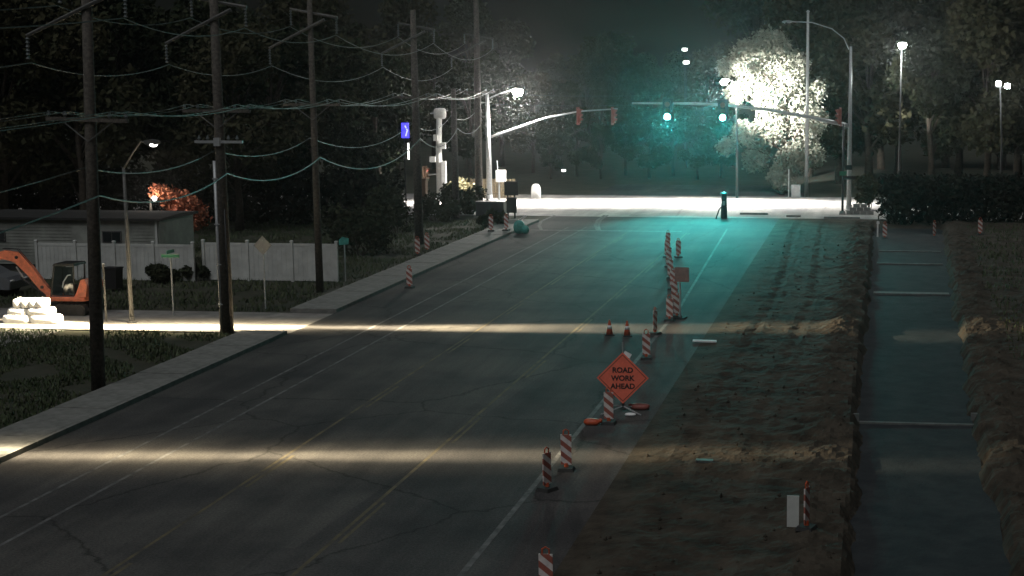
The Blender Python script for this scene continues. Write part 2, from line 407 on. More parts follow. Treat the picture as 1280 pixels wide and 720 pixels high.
# clods and stones on the dirt (uncountable)
r = np.random.default_rng(11); b = MB()
for i in range(1500):
    X, Y = r.uniform(PAVE_R + 0.4, 9), r.uniform(27, 95) if i % 3 else r.uniform(27, 50)
    a, c = path_edges(Y)
    if a - 0.1 < X < c + 0.1: continue
    s = 0.012 + 0.06 * r.random() ** 3
    q = r.uniform(0.6, 1.3, 3) * s
    zz = hz(X, Y) + q[2] * 0.3
    p = [(X + q[0], Y, zz), (X, Y + q[1], zz), (X - q[0], Y, zz), (X, Y - q[1], zz), (X + 0.2 * s, Y, zz + q[2]), (X, Y, zz - q[2])]
    b.add(p, [(0, 1, 4), (1, 2, 4), (2, 3, 4), (3, 0, 4), (1, 0, 5), (2, 1, 5), (3, 2, 5), (0, 3, 5)])
o = stuff(b.build('gravel', M_dirt)); tag(o, 'loose clods and stones scattered over the brown dirt', 'gravel')

# ------------------------------------------------------------------ trees
def leaves(rs, centres, n, size, flat=1.0):
    """leaf-sized faces spread through lumpy lobes"""
    vs = []; fs = []
    C_ = np.array([c[:3] for c in centres]); Rr = np.array([c[3] for c in centres])
    pr = Rr ** 2.2; pr = pr / pr.sum()
    idx = rs.choice(len(centres), n, p=pr)
    d = rs.normal(size=(n, 3)); d /= np.linalg.norm(d, axis=1)[:, None]
    rad = Rr[idx] * rs.uniform(0.25, 1.0, n) ** 0.45
    cl = rs.normal(size=(n, 3)) * 0.12 * Rr[idx][:, None]
    P = C_[idx] + d * rad[:, None] * np.array([1, 1, flat]) + cl
    for i in range(n):
        s = size * rs.uniform(0.5, 1.4)
        u = rs.normal(size=3); u /= np.linalg.norm(u); q = rs.normal(size=3); v = np.cross(u, q); v /= np.linalg.norm(v) + 1e-6
        p = P[i]; k = len(vs)
        vs += [tuple(p - u * s), tuple(p + v * s * 0.55), tuple(p + u * s), tuple(p - v * s * 0.5)]
        fs.append((k, k + 1, k + 2, k + 3))
    return vs, fs
def crown_lobes(rs, H, R, n, low=0.25):
    out = []
    for i in range(n):
        t = rs.uniform(0, 1); z = H * (low + (1 - low) * (0.08 + 0.84 * t))
        prof = math.sin(math.pi * (0.18 + 0.72 * t)) * R
        a = rs.uniform(0, 6.283); q = prof * math.sqrt(rs.uniform(0.05, 1)) * 0.78
        out.append((q * math.cos(a), q * math.sin(a), z, R * rs.uniform(0.22, 0.42)))
    return out
def make_tree(name, label, cat, loc, H, R, nl, size, m, seed, group=None, lobes=None, low=0.25, nlobe=16):
    rs = np.random.default_rng(seed)
    t = thing(name, label, cat, loc, 0, group)
    L = lobes or crown_lobes(rs, H, R, nlobe, low)
    b = MB(); r0 = max(0.09, H * 0.017)
    top = H * 0.7
    pts = [(0.05 * H * 0.2 * math.sin(k * 1.3 + seed), 0.04 * H * 0.2 * math.cos(k * 1.7 + seed), top * k / 5 - (0.08 if k == 0 else 0)) for k in range(6)]
    pts[0] = (0, 0, -0.08)
    b.tube(pts, [r0 * 1.35, r0, r0 * 0.85, r0 * 0.65, r0 * 0.45, r0 * 0.2], 8)
    tr = b.build('trunk', M_bark, t, True)
    lb = MB()
    for c in L:
        z0 = min(top * 0.9, max(H * 0.12, c[2] * 0.6)); f = z0 / top * 5; i = min(4, int(f)); p0 = Vector(pts[i]).lerp(Vector(pts[i + 1]), f - i)
        e = Vector(c[:3]); mid = p0.lerp(e, 0.5) + Vector((0, 0, 0.04 * H))
        lb.tube([p0, mid, e], [r0 * 0.4, r0 * 0.25, r0 * 0.08], 5)
    lb.build('limbs', M_bark, t, True)
    vs, fs = leaves(rs, L, nl, size)
    b = MB(); b.add(vs, fs); me = bpy.data.meshes.new('crown'); me.from_pydata(b.v, [], b.f); me.materials.append(m)
    o = bpy.data.objects.new('crown', me); COL.objects.link(o); o.parent = t
    return t
def make_bush(name, label, cat, loc, dims, nl, size, m, seed, group=None):
    rs = np.random.default_rng(seed); t = thing(name, label, cat, loc, 0, group)
    a, c, h = dims
    L = [(rs.uniform(-1, 1) * a * 0.36, rs.uniform(-1, 1) * c * 0.36, h * rs.uniform(0.2, 0.72), min(a, c, h) * rs.uniform(0.22, 0.34)) for i in range(max(8, int(a * 3)))]
    b = MB()
    for i in range(7):
        e = L[i % len(L)]; b.tube([(e[0] * 0.2, e[1] * 0.2, -0.08), (e[0] * 0.6, e[1] * 0.6, e[2] * 0.5), e[:3]], [0.035, 0.025, 0.01], 5)
    b.build('stems', M_bark, t)
    vs, fs = leaves(rs, L, nl, size)
    me = bpy.data.meshes.new('foliage'); me.from_pydata(vs, [], fs); me.materials.append(m)
    o = bpy.data.objects.new('foliage', me); COL.objects.link(o); o.parent = t
    return t

# masters for the dark background trees
base_variants = []
def bgtree(px, Y, H, k, label, group, rz=0.0):
    p = WY(px, 300, Y); p.z = -0.06
    var = k % 6
    if len(base_variants) <= var:
        mm = [M_leafd, M_leafo, M_leafd, M_leafo, M_leafd, M_leafd][var]
        t = make_tree('tree', label, 'tree', p, 15.0, [4.6, 5.4, 3.4, 4.9, 5.8, 3.9][var], 9500, 0.235, mm, 40 + var, group, low=[0.12, 0.2, 0.08, 0.16, 0.22, 0.1][var], nlobe=[18, 20, 16, 22, 22, 15][var])
        base_variants.append(t); t.scale = (H / 15,) * 3
    else:
        t = dup(base_variants[var], p, rz, label, group, (H / 15 * rnd.uniform(0.9, 1.15), H / 15 * rnd.uniform(0.9, 1.15), H / 15))
    return t
GL = 'trees behind the fence and the grey home'
def LL(px): return 'unlit leafy tree rising behind the grey home' if px < 170 else 'unlit leafy tree rising around the yard light and red-leaved tree' if px < 290 else 'unlit leafy tree rising behind the long white fence' if px < 420 else 'unlit tree beyond the fence end, behind the overgrown bush'
spots = [(-40, 96, 15), (10, 88, 16), (60, 98, 19), (105, 90, 14), (150, 104, 17), (205, 112, 15), (262, 106, 18), (300, 96, 13), (345, 104, 16), (395, 112, 17), (440, 104, 12), (475, 116, 14)]
for i, (px, Y, H) in enumerate(spots): bgtree(px, Y, H, i, LL(px), GL, i * 1.3)
GC = 'trees beyond the cross street'
def LC(px): return 'tree beyond the lit cross street, behind the white signal post and corner poles' if px < 640 else 'dark tree beyond the junction, behind the side-on signal heads' if px < 790 else 'dark tree beyond the junction, behind the two green signals'
spots = [(500, 150, 13), (545, 160, 14), (590, 150, 12), (630, 165, 14), (668, 155, 10), (700, 178, 11), (735, 230, 14), (775, 250, 16), (815, 240, 14), (855, 250, 15), (885, 200, 13), (915, 175, 12)]
for i, (px, Y, H) in enumerate(spots): bgtree(px, Y, H, i + 3, LC(px), GC, i * 2.1)
GR = 'trees behind the dark hedge'
def LR(px): return 'tall tree half lit behind the signal mast and bare pole' if px < 1095 else 'tall dark tree behind the hedge around the round lamp' if px < 1200 else 'tall dark tree behind the hedge around the twin floodlights'
spots = [(1010, 152, 19), (1048, 143, 17), (1085, 140, 20), (1120, 146, 18), (1160, 136, 17), (1195, 142, 19), (1230, 132, 18), (1270, 138, 20), (1310, 134, 18), (1100, 165, 22), (1180, 168, 22), (1250, 165, 22)]
for i, (px, Y, H) in enumerate(spots): bgtree(px, Y, H, i + 1, LR(px), GR, i * 1.7)
GF = 'far trees on the skyline'
LF = 'far dark tree on the skyline above the nearer trees'
for i, px in enumerate(range(-40, 1340, 62)): bgtree(px + rnd.uniform(-15, 15), rnd.uniform(215, 330), rnd.uniform(19, 28) * (1 if not 690 < px < 900 else 0.75), i, LF, GF, i * 0.9)

for i, (px, Y, H) in enumerate([(690, 146, 6), (722, 150, 8), (752, 147, 6.5), (783, 152, 9), (812, 148, 7), (842, 151, 8.5), (872, 147, 7), (902, 150, 8)]):
    bgtree(px, Y, H, [0, 2, 5][i % 3], 'low dense dark tree closing the view straight beyond the lit junction', 'low trees beyond the junction', i * 1.9)
# the tree the street light burns out
TY = 131.0; tb = WY(985, 245, TY); tb.z = -0.06
lob = []
for (x, y, r_) in [(935, 72, 1.7), (962, 62, 1.9), (992, 84, 1.5), (908, 84, 0.9), (948, 98, 2.0), (985, 112, 1.9), (962, 128, 1.5), (918, 118, 1.0), (1000, 140, 1.7), (930, 166, 1.2), (965, 160, 1.7), (1000, 172, 1.7), (908, 184, 0.9), (945, 198, 1.3), (990, 200, 1.5), (1018, 150, 1.3), (1015, 195, 1.2), (975, 218, 1.1), (1020, 112, 1.1)]:
    q = WY(x, y, TY + rnd.uniform(-1.8, 1.2)); lob.append((q.x - tb.x, q.y - tb.y, q.z + 0.06, r_ * 0.92))
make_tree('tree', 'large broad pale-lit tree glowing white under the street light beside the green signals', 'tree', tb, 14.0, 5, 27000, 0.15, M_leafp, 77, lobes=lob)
# red-leaved tree by the porch light
TY = 84.0; tb = WY(228, 300, TY); tb.z = -0.06; lob = []
for (x, y, r_) in [(222, 262, 0.8), (236, 262, 0.9), (228, 250, 0.6), (244, 270, 0.8), (214, 250, 0.6), (206, 243, 0.55), (196, 240, 0.5), (238, 275, 0.7), (216, 272, 0.6)]:
    q = WY(x, y, TY + rnd.uniform(-0.5, 0.5)); lob.append((q.x - tb.x, q.y - tb.y, q.z + 0.06, r_))
make_tree('tree', 'small autumn tree with rust red leaves caught by the yard light', 'tree', tb, 4.8, 1.6, 2600, 0.12, M_leafr, 78, lobes=lob)

# ------------------------------------------------------------------ hedge and bushes
def hedge(px0, px1, Y, h, label, seed, m=M_hedge, thick=2.2, nl=7000, size=0.2):
    a = WY(px0, 300, Y); c = WY(px1, 300, Y); L = c.x - a.x
    rs = np.random.default_rng(seed); t = thing('hedge', label, 'hedge', ((a.x + c.x) / 2, Y, -0.06))
    lobes = [(-L / 2 + L * (i + 0.5) / 22, rs.uniform(-0.4, 0.4), h * z, h * 0.27) for i in range(22) for z in (0.25, 0.55, 0.76)]
    b = MB()
    for i in range(12):
        x = -L / 2 + L * (i + 0.5) / 12; b.tube([(x, 0, -0.05), (x + 0.1, 0.1, h * 0.4), (x - 0.1, 0, h * 0.7)], [0.05, 0.04, 0.015], 5)
    b.build('stems', M_bark, t)
    vs, fs = leaves(rs, lobes, nl, size)
    me = bpy.data.meshes.new('foliage'); me.from_pydata(vs, [], fs); me.materials.append(m); o = bpy.data.objects.new('foliage', me); COL.objects.link(o); o.parent = t
hedge(1106, 1330, 106.2, 3.3, 'long tall dark clipped hedge on the far side of the dirt lot', 91, nl=11000)
hedge(-60, 500, 101, 3.7, 'long dark overgrown hedge far behind the white fence and grey home', 92, nl=17000, size=0.24)
for i, (px, py, dims, lab) in enumerate([
        (581, 268, (3.0, 2.4, 2.4), 'round dark bush in front of the lit cross street between two utility poles'),
        (546, 275, (3.2, 2.4, 2.0), 'dark bush beside the sidewalk below the tall white signal post'),
        (497, 290, (4.2, 3.0, 3.2), 'big dark bush beside the pair of striped panels at the sidewalk'),
        (450, 318, (4.5, 3.0, 3.4), 'dark overgrown bush just beyond the end of the white fence'),
        (236, 350, (2.0, 1.2, 1.1), 'low dark shrub against the white fence behind the street name sign'),
        (615, 283, (3.0, 1.6, 1.1), 'low dark shrub under the dark green cabinet'),
        (190, 352, (2.6, 1.4, 0.9), 'low dark shrub at the corner of the grey home')]):
    p = W(px, py); p.z = -0.06; make_bush('bush', lab, 'bush', p, dims, 2600, 0.14, M_leafd, 200 + i)
p = W(1087, 262); p.z = -0.06; make_bush('bush', 'pale dry bush lit beside the signal mast at the corner', 'bush', p, (2.0, 1.6, 3.1), 2600, 0.13, M_leafo, 230)
p = W(582, 249); p.z = -0.06; make_bush('bush', 'pale dry tall grass clump behind the lit cross street', 'bush', p, (3.6, 1.6, 1.9), 2600, 0.14, M_drygr, 231)
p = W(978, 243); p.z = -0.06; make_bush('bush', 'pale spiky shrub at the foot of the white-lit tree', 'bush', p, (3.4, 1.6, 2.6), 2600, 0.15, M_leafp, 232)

# ------------------------------------------------------------------ utility poles and wires
def arm(b, p, q, r=0.055): b.tube([p, q], r, 6)
def insul(t, p, L=0.75):
    prof = []
    for k in range(6):
        z = -L * k / 6; prof += [(0.04, z), (0.075, z - L * 0.05), (0.04, z - L * 0.1)]
    MB().lathe(prof[::-1], 8, p).build('insulator', M_ins, t)
def pin(t, p): MB().lathe([(0.03, 0), (0.05, 0.05), (0.075, 0.08), (0.05, 0.13), (0.03, 0.2)], 8, p).build('insulator', M_ins, t)
POLES = []
def utility_pole(px, py, tilt, label, H=16.0, r=0.21, conduit=False, low_arm=False, tops=True):
    p = W(px, py); p.z = -0.06
    t = thing('utility_pole', label, 'utility pole', p, 0, 'utility poles along the left verge'); t.rotation_euler = (0, tilt, 0)
    MB().tube([(0, 0, -0.1), (0, 0, H * 0.5), (0, 0, H)], [r, r * 0.82, r * 0.6], 12).build('post', M_wood, t, True)
    if tops:
        b = MB(); b.box((0, -0.19, 8.85), (2.75, 0.1, 0.12)).build('crossarm', M_wood, t)
        for s in (-1, 1):
            MB().tube([(s * 0.85, -0.2, 8.8), (0, -0.17, 8.15)], 0.022, 5).build('brace', M_wthr, t)
        for x in (-1.3, -0.75, 0.75, 1.3): pin(t, (x, -0.19, 8.91))
        MB().tube([(-1.95, -0.17, 11.45), (0.75, -0.17, 12.75)], [0.06, 0.075], 6).build('davit_arm', M_wthr, t)
        MB().tube([(-1.0, 0.16, 13.25), (1.25, 0.16, 12.85)], [0.06, 0.07], 6).build('davit_arm', M_wthr, t)
        insul(t, (-1.93, -0.17, 11.4)); insul(t, (1.2, 0.16, 12.8)); insul(t, (-0.98, 0.16, 13.2))
    if low_arm:
        MB().box((0.05, -0.2, 7.65), (1.95, 0.09, 0.1)).build('crossarm', M_galv, t)
        for x in (-0.75, -0.4, 0.45, 0.8): pin(t, (x, -0.2, 7.7))
        MB().box((0.0, -0.24, 7.65), (0.24, 0.16, 0.32)).build('junction_box', M_galv, t)
    if conduit:
        MB().tube([(-0.2, -0.12, -0.05), (-0.2, -0.12, 6.9)], 0.075, 8).build('conduit', M_galv, t, True)
        MB().tube([(0.16, -0.16, -0.05), (0.14, -0.15, 5.0)], 0.03, 6).build('conduit', M_blk, t, True)
        for z in (1.2, 2.8, 4.4, 6.2): MB().box((-0.17, -0.12, z), (0.22, 0.19, 0.05)).build('strap', M_galv, t)
    POLES.append((p, tilt, H)); return t
utility_pole(123, 485, 0.028, 'tall dark wooden utility pole rising from the grass strip before the side street', r=0.23)
utility_pole(285, 415, 0.002, 'tall wooden utility pole with pale conduit and insulator crossarm at the side street corner', r=0.24, conduit=True, low_arm=True)
utility_pole(400, 364, 0.0, 'dark wooden utility pole in front of the white fence', r=0.18, H=15)
utility_pole(524, 304, 0.0, 'dark wooden utility pole beside the blue lit sign and sidewalk bushes', r=0.27, H=14)
utility_pole(570, 272, 0.004, 'dark bare wooden pole between the white signal post and the corner poles', r=0.27, H=9.2, tops=False)
utility_pole(599, 259, 0.006, 'tallest wooden utility pole at the far corner beside the mast with lamp', r=0.3, H=17)
def wire(offx, z, sag, pole_ids, label, seed=0, rad=0.016, y_start=8.0):
    P = [Vector((POLES[0][0].x + offx + 0.2, y_start, z))]
    for i in pole_ids:
        q, tl, H = POLES[i]; P.append(Vector((q.x + offx + math.sin(tl) * z, q.y, min(z, H - 0.05) - 0.06)))
    pts = []
    for a, c in zip(P[:-1], P[1:]):
        n = 14; L = (c - a).length
        for k in range(n):
            t = k / n; q = a.lerp(c, t); q.z -= sag * min(1.6, max(0.7, L / 14)) * 4 * t * (1 - t); pts.append(q)
    pts.append(P[-1])
    o = MB().tube(pts, rad, 5).build('overhead_wire', M_wire); return tag(o, label, 'wire', 'overhead wires strung between the utility poles')
WL = 'thin sagging overhead wire strung pole to pole along the verge'
for ox, z in ((-1.3, 9.1), (-0.75, 9.1), (0.75, 9.1), (1.3, 9.1)): wire(ox, z, 0.35, (0, 1, 2, 3, 5), WL)
wire(-1.93, 10.65, 0.55, (0, 1, 2, 3, 5), WL, rad=0.02); wire(1.2, 12.05, 0.55, (0, 1, 2, 3, 5), WL, rad=0.02); wire(-0.98, 12.45, 0.55, (0, 1, 2, 3, 5), WL, rad=0.02)
wire(0.24, 6.4, 0.75, (0, 1, 2, 3, 4, 5), 'thick lowest communication cable sagging between the utility poles', rad=0.03)
wire(-0.22, 7.3, 0.6, (0, 1, 2, 3, 4, 5), 'upper communication cable sagging just below the pole crossarms', rad=0.022)
# wires crossing above the cross street
for k, (za, zb) in enumerate(((7.9, 8.6), (8.7, 9.2))):
    a = Vector((POLES[5][0].x + 0.3, POLES[5][0].y, za)); c = WY(1007, 150, 127.5); c.z = zb
    pts = []
    for i in range(25):
        t = i / 24; q = a.lerp(c, t); q.z -= 0.5 * 4 * t * (1 - t); pts.append(q)
    tag(MB().tube(pts, 0.016, 5).build('overhead_wire', M_wire), 'thin overhead wire spanning the junction from the corner pole to the far bare pole', 'wire', 'overhead wires spanning the junction')
t = thing('utility_pole', 'tall bare pale pole standing in front of the white-lit tree', 'utility pole', W(1008, 245))
MB().tube([(0, 0, -0.1), (0, 0, 8), (0, 0, 15.2)], [0.17, 0.14, 0.10], 10).build('post', M_galv, t, True)
MB().lathe([(0.15, 15.2), (0.15, 15.26), (0.04, 15.36)], 10).build('cap', M_galv, t)

# ------------------------------------------------------------------ street lamps
def cobra(t, p, d, em, L=0.75, m=None):
    """cobra-head housing with lens; p = arm end, d = +1/-1 along x"""
    m = m or M_galv
    prof = [(0, -0.05), (0.12, -0.10), (0.5, -0.12), (0.72, -0.07), (0.75, 0.0), (0.6, 0.07), (0.3, 0.11), (0.0, 0.06)]
    poly = [(p[0] + d * a * L / 0.75, p[2] + z) for a, z in prof]
    h = MB().prism(poly, 'y', p[1] - 0.15, p[1] + 0.15).build('lamp_head', m, t)
    MB().lathe([(0.05, -0.2), (0.13, -0.17), (0.17, -0.1), (0.17, -0.06)], 12, (p[0] + d * 0.42 * L / 0.75, p[1], p[2])).build('lens', em, h, True)
    return Vector((p[0] + d * 0.42, p[1], p[2] - 0.28))
def ell_spot(t, p, power, col, wide=150, sy=0.06, blend=0.6, ry=0.0, rz=0.0, size=0.12, rx=0.0, skirt=False):
    o = lamp('lamp_light', 'SPOT', p, power, col, t, size, spot_size=R_(wide), spot_blend=blend)
    o.scale = (1, sy, 1); o.rotation_euler = (rx, ry, rz)
    if skirt:
        k = lamp('lamp_light', 'SPOT', p, power * 0.22, col, t, size, spot_size=R_(wide), spot_blend=1.0); k.scale = (1, sy * 2.8, 1); k.rotation_euler = (rx, ry, rz)
    return o
def face_glow(t, p, power, col=(1, 0.97, 0.92)):
    o = lamp('lamp_light', 'SPOT', p, power, col, t, 0.25, spot_size=R_(90), spot_blend=1.0); o.rotation_euler = (R_(-78), 0, R_(4)); return o
# lamp at the side street corner
pb = W(165, 403); hd = WY(196, 176, pb.y); t = thing('street_lamp', 'slender grey street lamp with angled arm standing at the side street', 'street lamp', pb)
ax = hd.x - pb.x; hz_ = hd.z
MB().tube([(0, 0, -0.05), (0, 0, 3), (0, 0, hz_ - 1.1)], [0.1, 0.085, 0.06], 10).build('pole', M_wthr, t, True)
MB().tube([(0, 0, hz_ - 1.15), (ax * 0.45, -0.45, hz_ - 0.45), (ax * 0.85, -0.9, hz_), (ax, -1.0, hz_)], 0.04, 8).build('arm', M_wthr, t, True)
MB().lathe([(0.2, -0.02), (0.2, 0.03), (0.12, 0.06), (0.11, 0.25)], 10).build('base_plate', M_wthr, t)
q = cobra(t, (ax, -1.0, hz_), 1, E_dim, 0.6, M_wthr)
ell_spot(t, q, 80000, WARM, 158, 0.032, 1.0, ry=0.03, rz=R_(6), skirt=True)
ell_spot(t, q, 90000, WARM, 44, 0.3, 1.0, ry=0.68, rz=R_(-2))
ell_spot(t, q, 100000, WARM, 50, 0.17, 1.0, ry=-1.12, rz=R_(5))
# matching lamp whose pool crosses the near road
pb = W(0, 570); pb.x -= 1.9; t2 = thing('street_lamp', 'slender grey street lamp whose pool of light crosses the road', 'street lamp', pb)
MB().tube([(0, 0, -0.05), (0, 0, 3), (0, 0, 7.9)], [0.1, 0.085, 0.06], 10).build('pole', M_galv, t2, True)
MB().tube([(0, 0, 7.8), (0.55, 0, 8.6), (1.0, 0, 9), (1.2, 0, 9)], 0.04, 8).build('arm', M_galv, t2, True)
MB().lathe([(0.2, -0.02), (0.2, 0.03), (0.12, 0.06), (0.11, 0.25)], 10).build('base_plate', M_galv, t2)
q = cobra(t2, (1.2, 0, 9.0), 1, E_dim, 0.6)
ell_spot(t2, q, 25000, WARM, 148, 0.036, 1.0, ry=-0.3, rz=R_(6), skirt=True)
ell_spot(t2, q, 26000, WARM, 46, 0.14, 1.0, ry=-0.95, rz=R_(6), skirt=True)

# ------------------------------------------------------------------ the junction: signals, masts, lamps
def signal_head(t, c, lit=None, rz=0.0, m=M_blk, k=1.0):
    """three-section head; local face looks to -y before rz; c = centre"""
    Rz = Matrix.Rotation(rz, 3, 'Z'); c = Vector(c); V = lambda x, y, z: c + Rz @ (Vector((x, y, z)) * k)
    h = MB().box(c, (0.36 * k, 0.24 * k, 1.12 * k), rz).build('signal_head', m, t)
    MB().box(V(0, 0.1, 0), (0.62 * k, 0.02, 1.4 * k), rz).build('backplate', m, h)
    for n_, z in enumerate((0.36, 0.0, -0.36)):
        mt = E_grn if (lit == n_) else [M_red, M_brn, M_grn][n_]
        vs = [V(0.155 * math.cos(a), -0.137, z + 0.155 * math.sin(a)) for a in [2 * math.pi * i / 16 for i in range(16)]]
        vs.append(V(0, -0.175, z))
        MB().add(vs, [(i, (i + 1) % 16, 16) for i in range(16)]).build('lens', mt, h, True)
        ang = [math.pi * (-0.1 + 1.2 * i / 10) for i in range(11)]
        v2 = [V(0.168 * math.cos(a), -0.125, z + 0.168 * math.sin(a)) for a in ang] + [V(0.168 * math.cos(a), -0.125 - 0.2 * (0.4 + 0.6 * max(0, math.sin(a))), z + 0.168 * math.sin(a)) for a in ang]
        MB().add(v2, [(i, i + 1, i + 12, i + 11) for i in range(10)]).build('visor', m, h)
    return V(0, -0.45, -0.36 if lit == 2 else 0.36)
pb = W(1061, 263); JY = pb.y; LOC = lambda x, y, Y=None: WY(x, y, Y or JY) - pb
t = thing('traffic_signal', 'steel signal mast with long arm carrying the two green lights', 'traffic signal', pb)
ztop = LOC(1061, 58).z
MB().tube([(0, 0, -0.05), (0, 0, 6.5), (0, 0, ztop)], [0.19, 0.15, 0.09], 12).build('pole', M_galv, t, True)
MB().lathe([(0.34, -0.02), (0.34, 0.06), (0.24, 0.1), (0.22, 0.4)], 12).build('base_plate', M_galv, t)
ap = [LOC(1061, 157), LOC(1010, 146), LOC(960, 137), LOC(905, 131), LOC(850, 129), LOC(790, 129)]
MB().tube(ap, [0.15, 0.135, 0.12, 0.105, 0.09, 0.07], 10).build('mast_arm', M_galv, t, True)
lp = [LOC(1061, 62), LOC(1055, 48), LOC(1040, 36), LOC(1015, 28), LOC(990, 27)]
MB().tube(lp, 0.04, 8).build('lamp_arm', M_galv, t, True)
cobra(t, lp[-1], -1, M_glass)
gl = []
for x, y in ((835, 138), (904, 139)):
    c = LOC(x, y); c.y -= 0.28
    gl.append(signal_head(t, c, lit=2, k=1.3)); MB().box(c + Vector((0, 0.2, 0.2)), (0.1, 0.2, 0.5)).build('bracket', M_galv, t)
for q in gl:
    lamp('lamp_light', 'SPOT', q, 3600, (0.04, 1.0, 0.92), t, 0.14, spot_size=R_(40), spot_blend=1.0).rotation_euler = (R_(-86), 0, R_(2))
    lamp('lamp_light', 'SPOT', q, 13000, (0.04, 1.0, 0.95), t, 0.14, spot_size=R_(58), spot_blend=1.0).rotation_euler = (R_(-62), 0, R_(12))
c = LOC(1049, 146); signal_head(t, c + Vector((0, -0.05, 0)), rz=R_(-75), m=M_red)
MB().box(LOC(1061, 222) + Vector((0.0, -0.22, 0)), (1.0, 0.03, 0.25)).build('street_name_blade', M_dkst, t)
MB().box(LOC(1061, 209) + Vector((0, -0.25, 0)), (0.5, 0.2, 0.35)).build('pedestrian_head', M_blk, t)
# slim post beside the mast
pb2 = W(1053, 268); tp = thing('pedestrian_post', 'dark slim post with push button just in front of the signal mast', 'post', pb2)
MB().tube([(0, 0, -0.05), (0, 0, 6.6)], [0.09, 0.07], 8).build('pole', M_dkst, tp, True)
MB().box((0, -0.12, 3.0), (0.5, 0.05, 0.3)).build('sign_plate', M_grn, tp); MB().box((0, -0.1, 1.1), (0.12, 0.1, 0.3)).build('push_button', M_blk, tp)
MB().box((0, 0, 0.1), (0.5, 0.5, 0.3), taper=0.8).build('footing', M_conc, tp)

# left corner mast with lamp and arm
pb = W(612, 251); JY2 = pb.y; LOC2 = lambda x, y: WY(x, y, JY2) - pb
t = thing('traffic_signal', 'white-lit corner mast with street lamp, curved thin arm and two side-on signal heads', 'traffic signal', pb)
MB().tube([(0, 0, -0.05), (0, 0, 5), LOC2(609, 118)], [0.24, 0.2, 0.13], 12).build('pole', M_galv, t, True)
MB().lathe([(0.4, -0.02), (0.4, 0.08), (0.28, 0.12), (0.26, 0.5)], 12).build('base_plate', M_galv, t)
ap = [LOC2(611, 172), LOC2(640, 162), LOC2(680, 148), LOC2(724, 139), LOC2(772, 136)]
MB().tube(ap, [0.1, 0.085, 0.07, 0.06, 0.05], 8).build('mast_arm', M_galv, t, True)
for x in (724, 767): signal_head(t, LOC2(x, 145), rz=R_(80), m=M_red)
MB().tube([LOC2(609, 124), LOC2(622, 118), LOC2(640, 112)], 0.05, 8).build('lamp_arm', M_galv, t, True)
q = cobra(t, LOC2(640, 112), 1, E_lamp, 0.9, M_galv)
bl = MB().lathe([(0.02, -0.5), (0.28, -0.42), (0.42, -0.2), (0.44, 0.0), (0.36, 0.1)], 14, LOC2(647, 113)).build('refractor', E_lamp, t, True)
LQ1 = LOC2(647, 118); LQ1.z -= 0.35
ell_spot(t, LQ1, 60000, (1, 0.95, 0.88), 158, 0.15, 0.5, size=0.3, rx=-0.22)
face_glow(t, LQ1 + Vector((0, -0.5, 0.2)), 6000, (1, 0.93, 0.85))
lamp('lamp_light', 'POINT', LQ1, 900, (1, 0.94, 0.85), t, 0.35)
# slim white signal post at the far left
pb = W(550, 249); LOC3 = lambda x, y: WY(x, y, pb.y) - pb
t = thing('signal_post', 'thick white-lit signal post with boxes at the far left corner', 'post', pb)
MB().tube([(0, 0, -0.05), (0, 0, 4), LOC3(549, 145)], [0.26, 0.24, 0.22], 12).build('pole', M_wht, t, True)
MB().lathe([(0.6, -0.02), (0.6, 0.06), (0.35, 0.15), (0.3, 0.4)], 12).build('base_plate', M_galv, t)
MB().rbox(LOC3(550, 142), (1.0, 0.5, 0.9), 0.5).build('camera_cluster', M_wht, t, True)
MB().tube([LOC3(538, 142), LOC3(560, 138)], 0.05, 6).build('crossbar', M_galv, t)
for x, y, dx, dz in ((546, 172, 0.35, 0.5), (555, 182, 0.4, 0.5), (542, 199, 0.45, 0.45), (556, 215, 0.35, 1.8)): MB().box(LOC3(x, y) + Vector((0, -0.25, 0)), (dx, 0.3, dz)).build('equipment_box', M_wht, t)
signal_head(t, LOC3(533, 218) + Vector((0, -0.1, 0)), rz=R_(70), m=M_brn)
MB().tube([LOC3(550, 217), LOC3(533, 219)], 0.07, 6).build('bracket', M_galv, t)
pq = W(528, 262); t = thing('utility_cabinet', 'narrow brown roadside cabinet beside the white signal post', 'cabinet', pq)
MB().box((0, 0, 1.15), (0.75, 0.6, 2.3)).build('body', M_brn, t); MB().box((0, 0, 2.34), (0.85, 0.7, 0.08)).build('lid', M_brn, t); MB().box((0.1, -0.31, 1.2), (0.55, 0.03, 1.9)).build('door', M_brn, t)
# blue lit sign
pq = WY(508, 270, 100); pq.z = -0.06; L4 = lambda x, y: WY(x, y, 100) - pq
t = thing('lit_sign', 'small blue glowing sign panel on a thin post beside the utility pole', 'sign', pq)
MB().tube([(0, 0, -0.05), (0, 0, L4(508, 153).z)], 0.05, 6).build('post', M_dkst, t)
MB().box(L4(507, 163) + Vector((0, -0.08, 0)), (0.5, 0.08, 1.0)).build('panel', E_blue, t)
MB().tube([L4(507, 157) + Vector((0, -0.16, 0)), L4(510, 163) + Vector((0, -0.16, 0)), L4(508, 170) + Vector((0, -0.16, 0))], 0.05, 6).build('tube', E_bwht, t)
MB().box(L4(511, 189) + Vector((0, -0.08, 0)), (0.1, 0.06, 1.1)).build('glowing_strip', E_dim, t)  # pale strip given a dim glow of its own

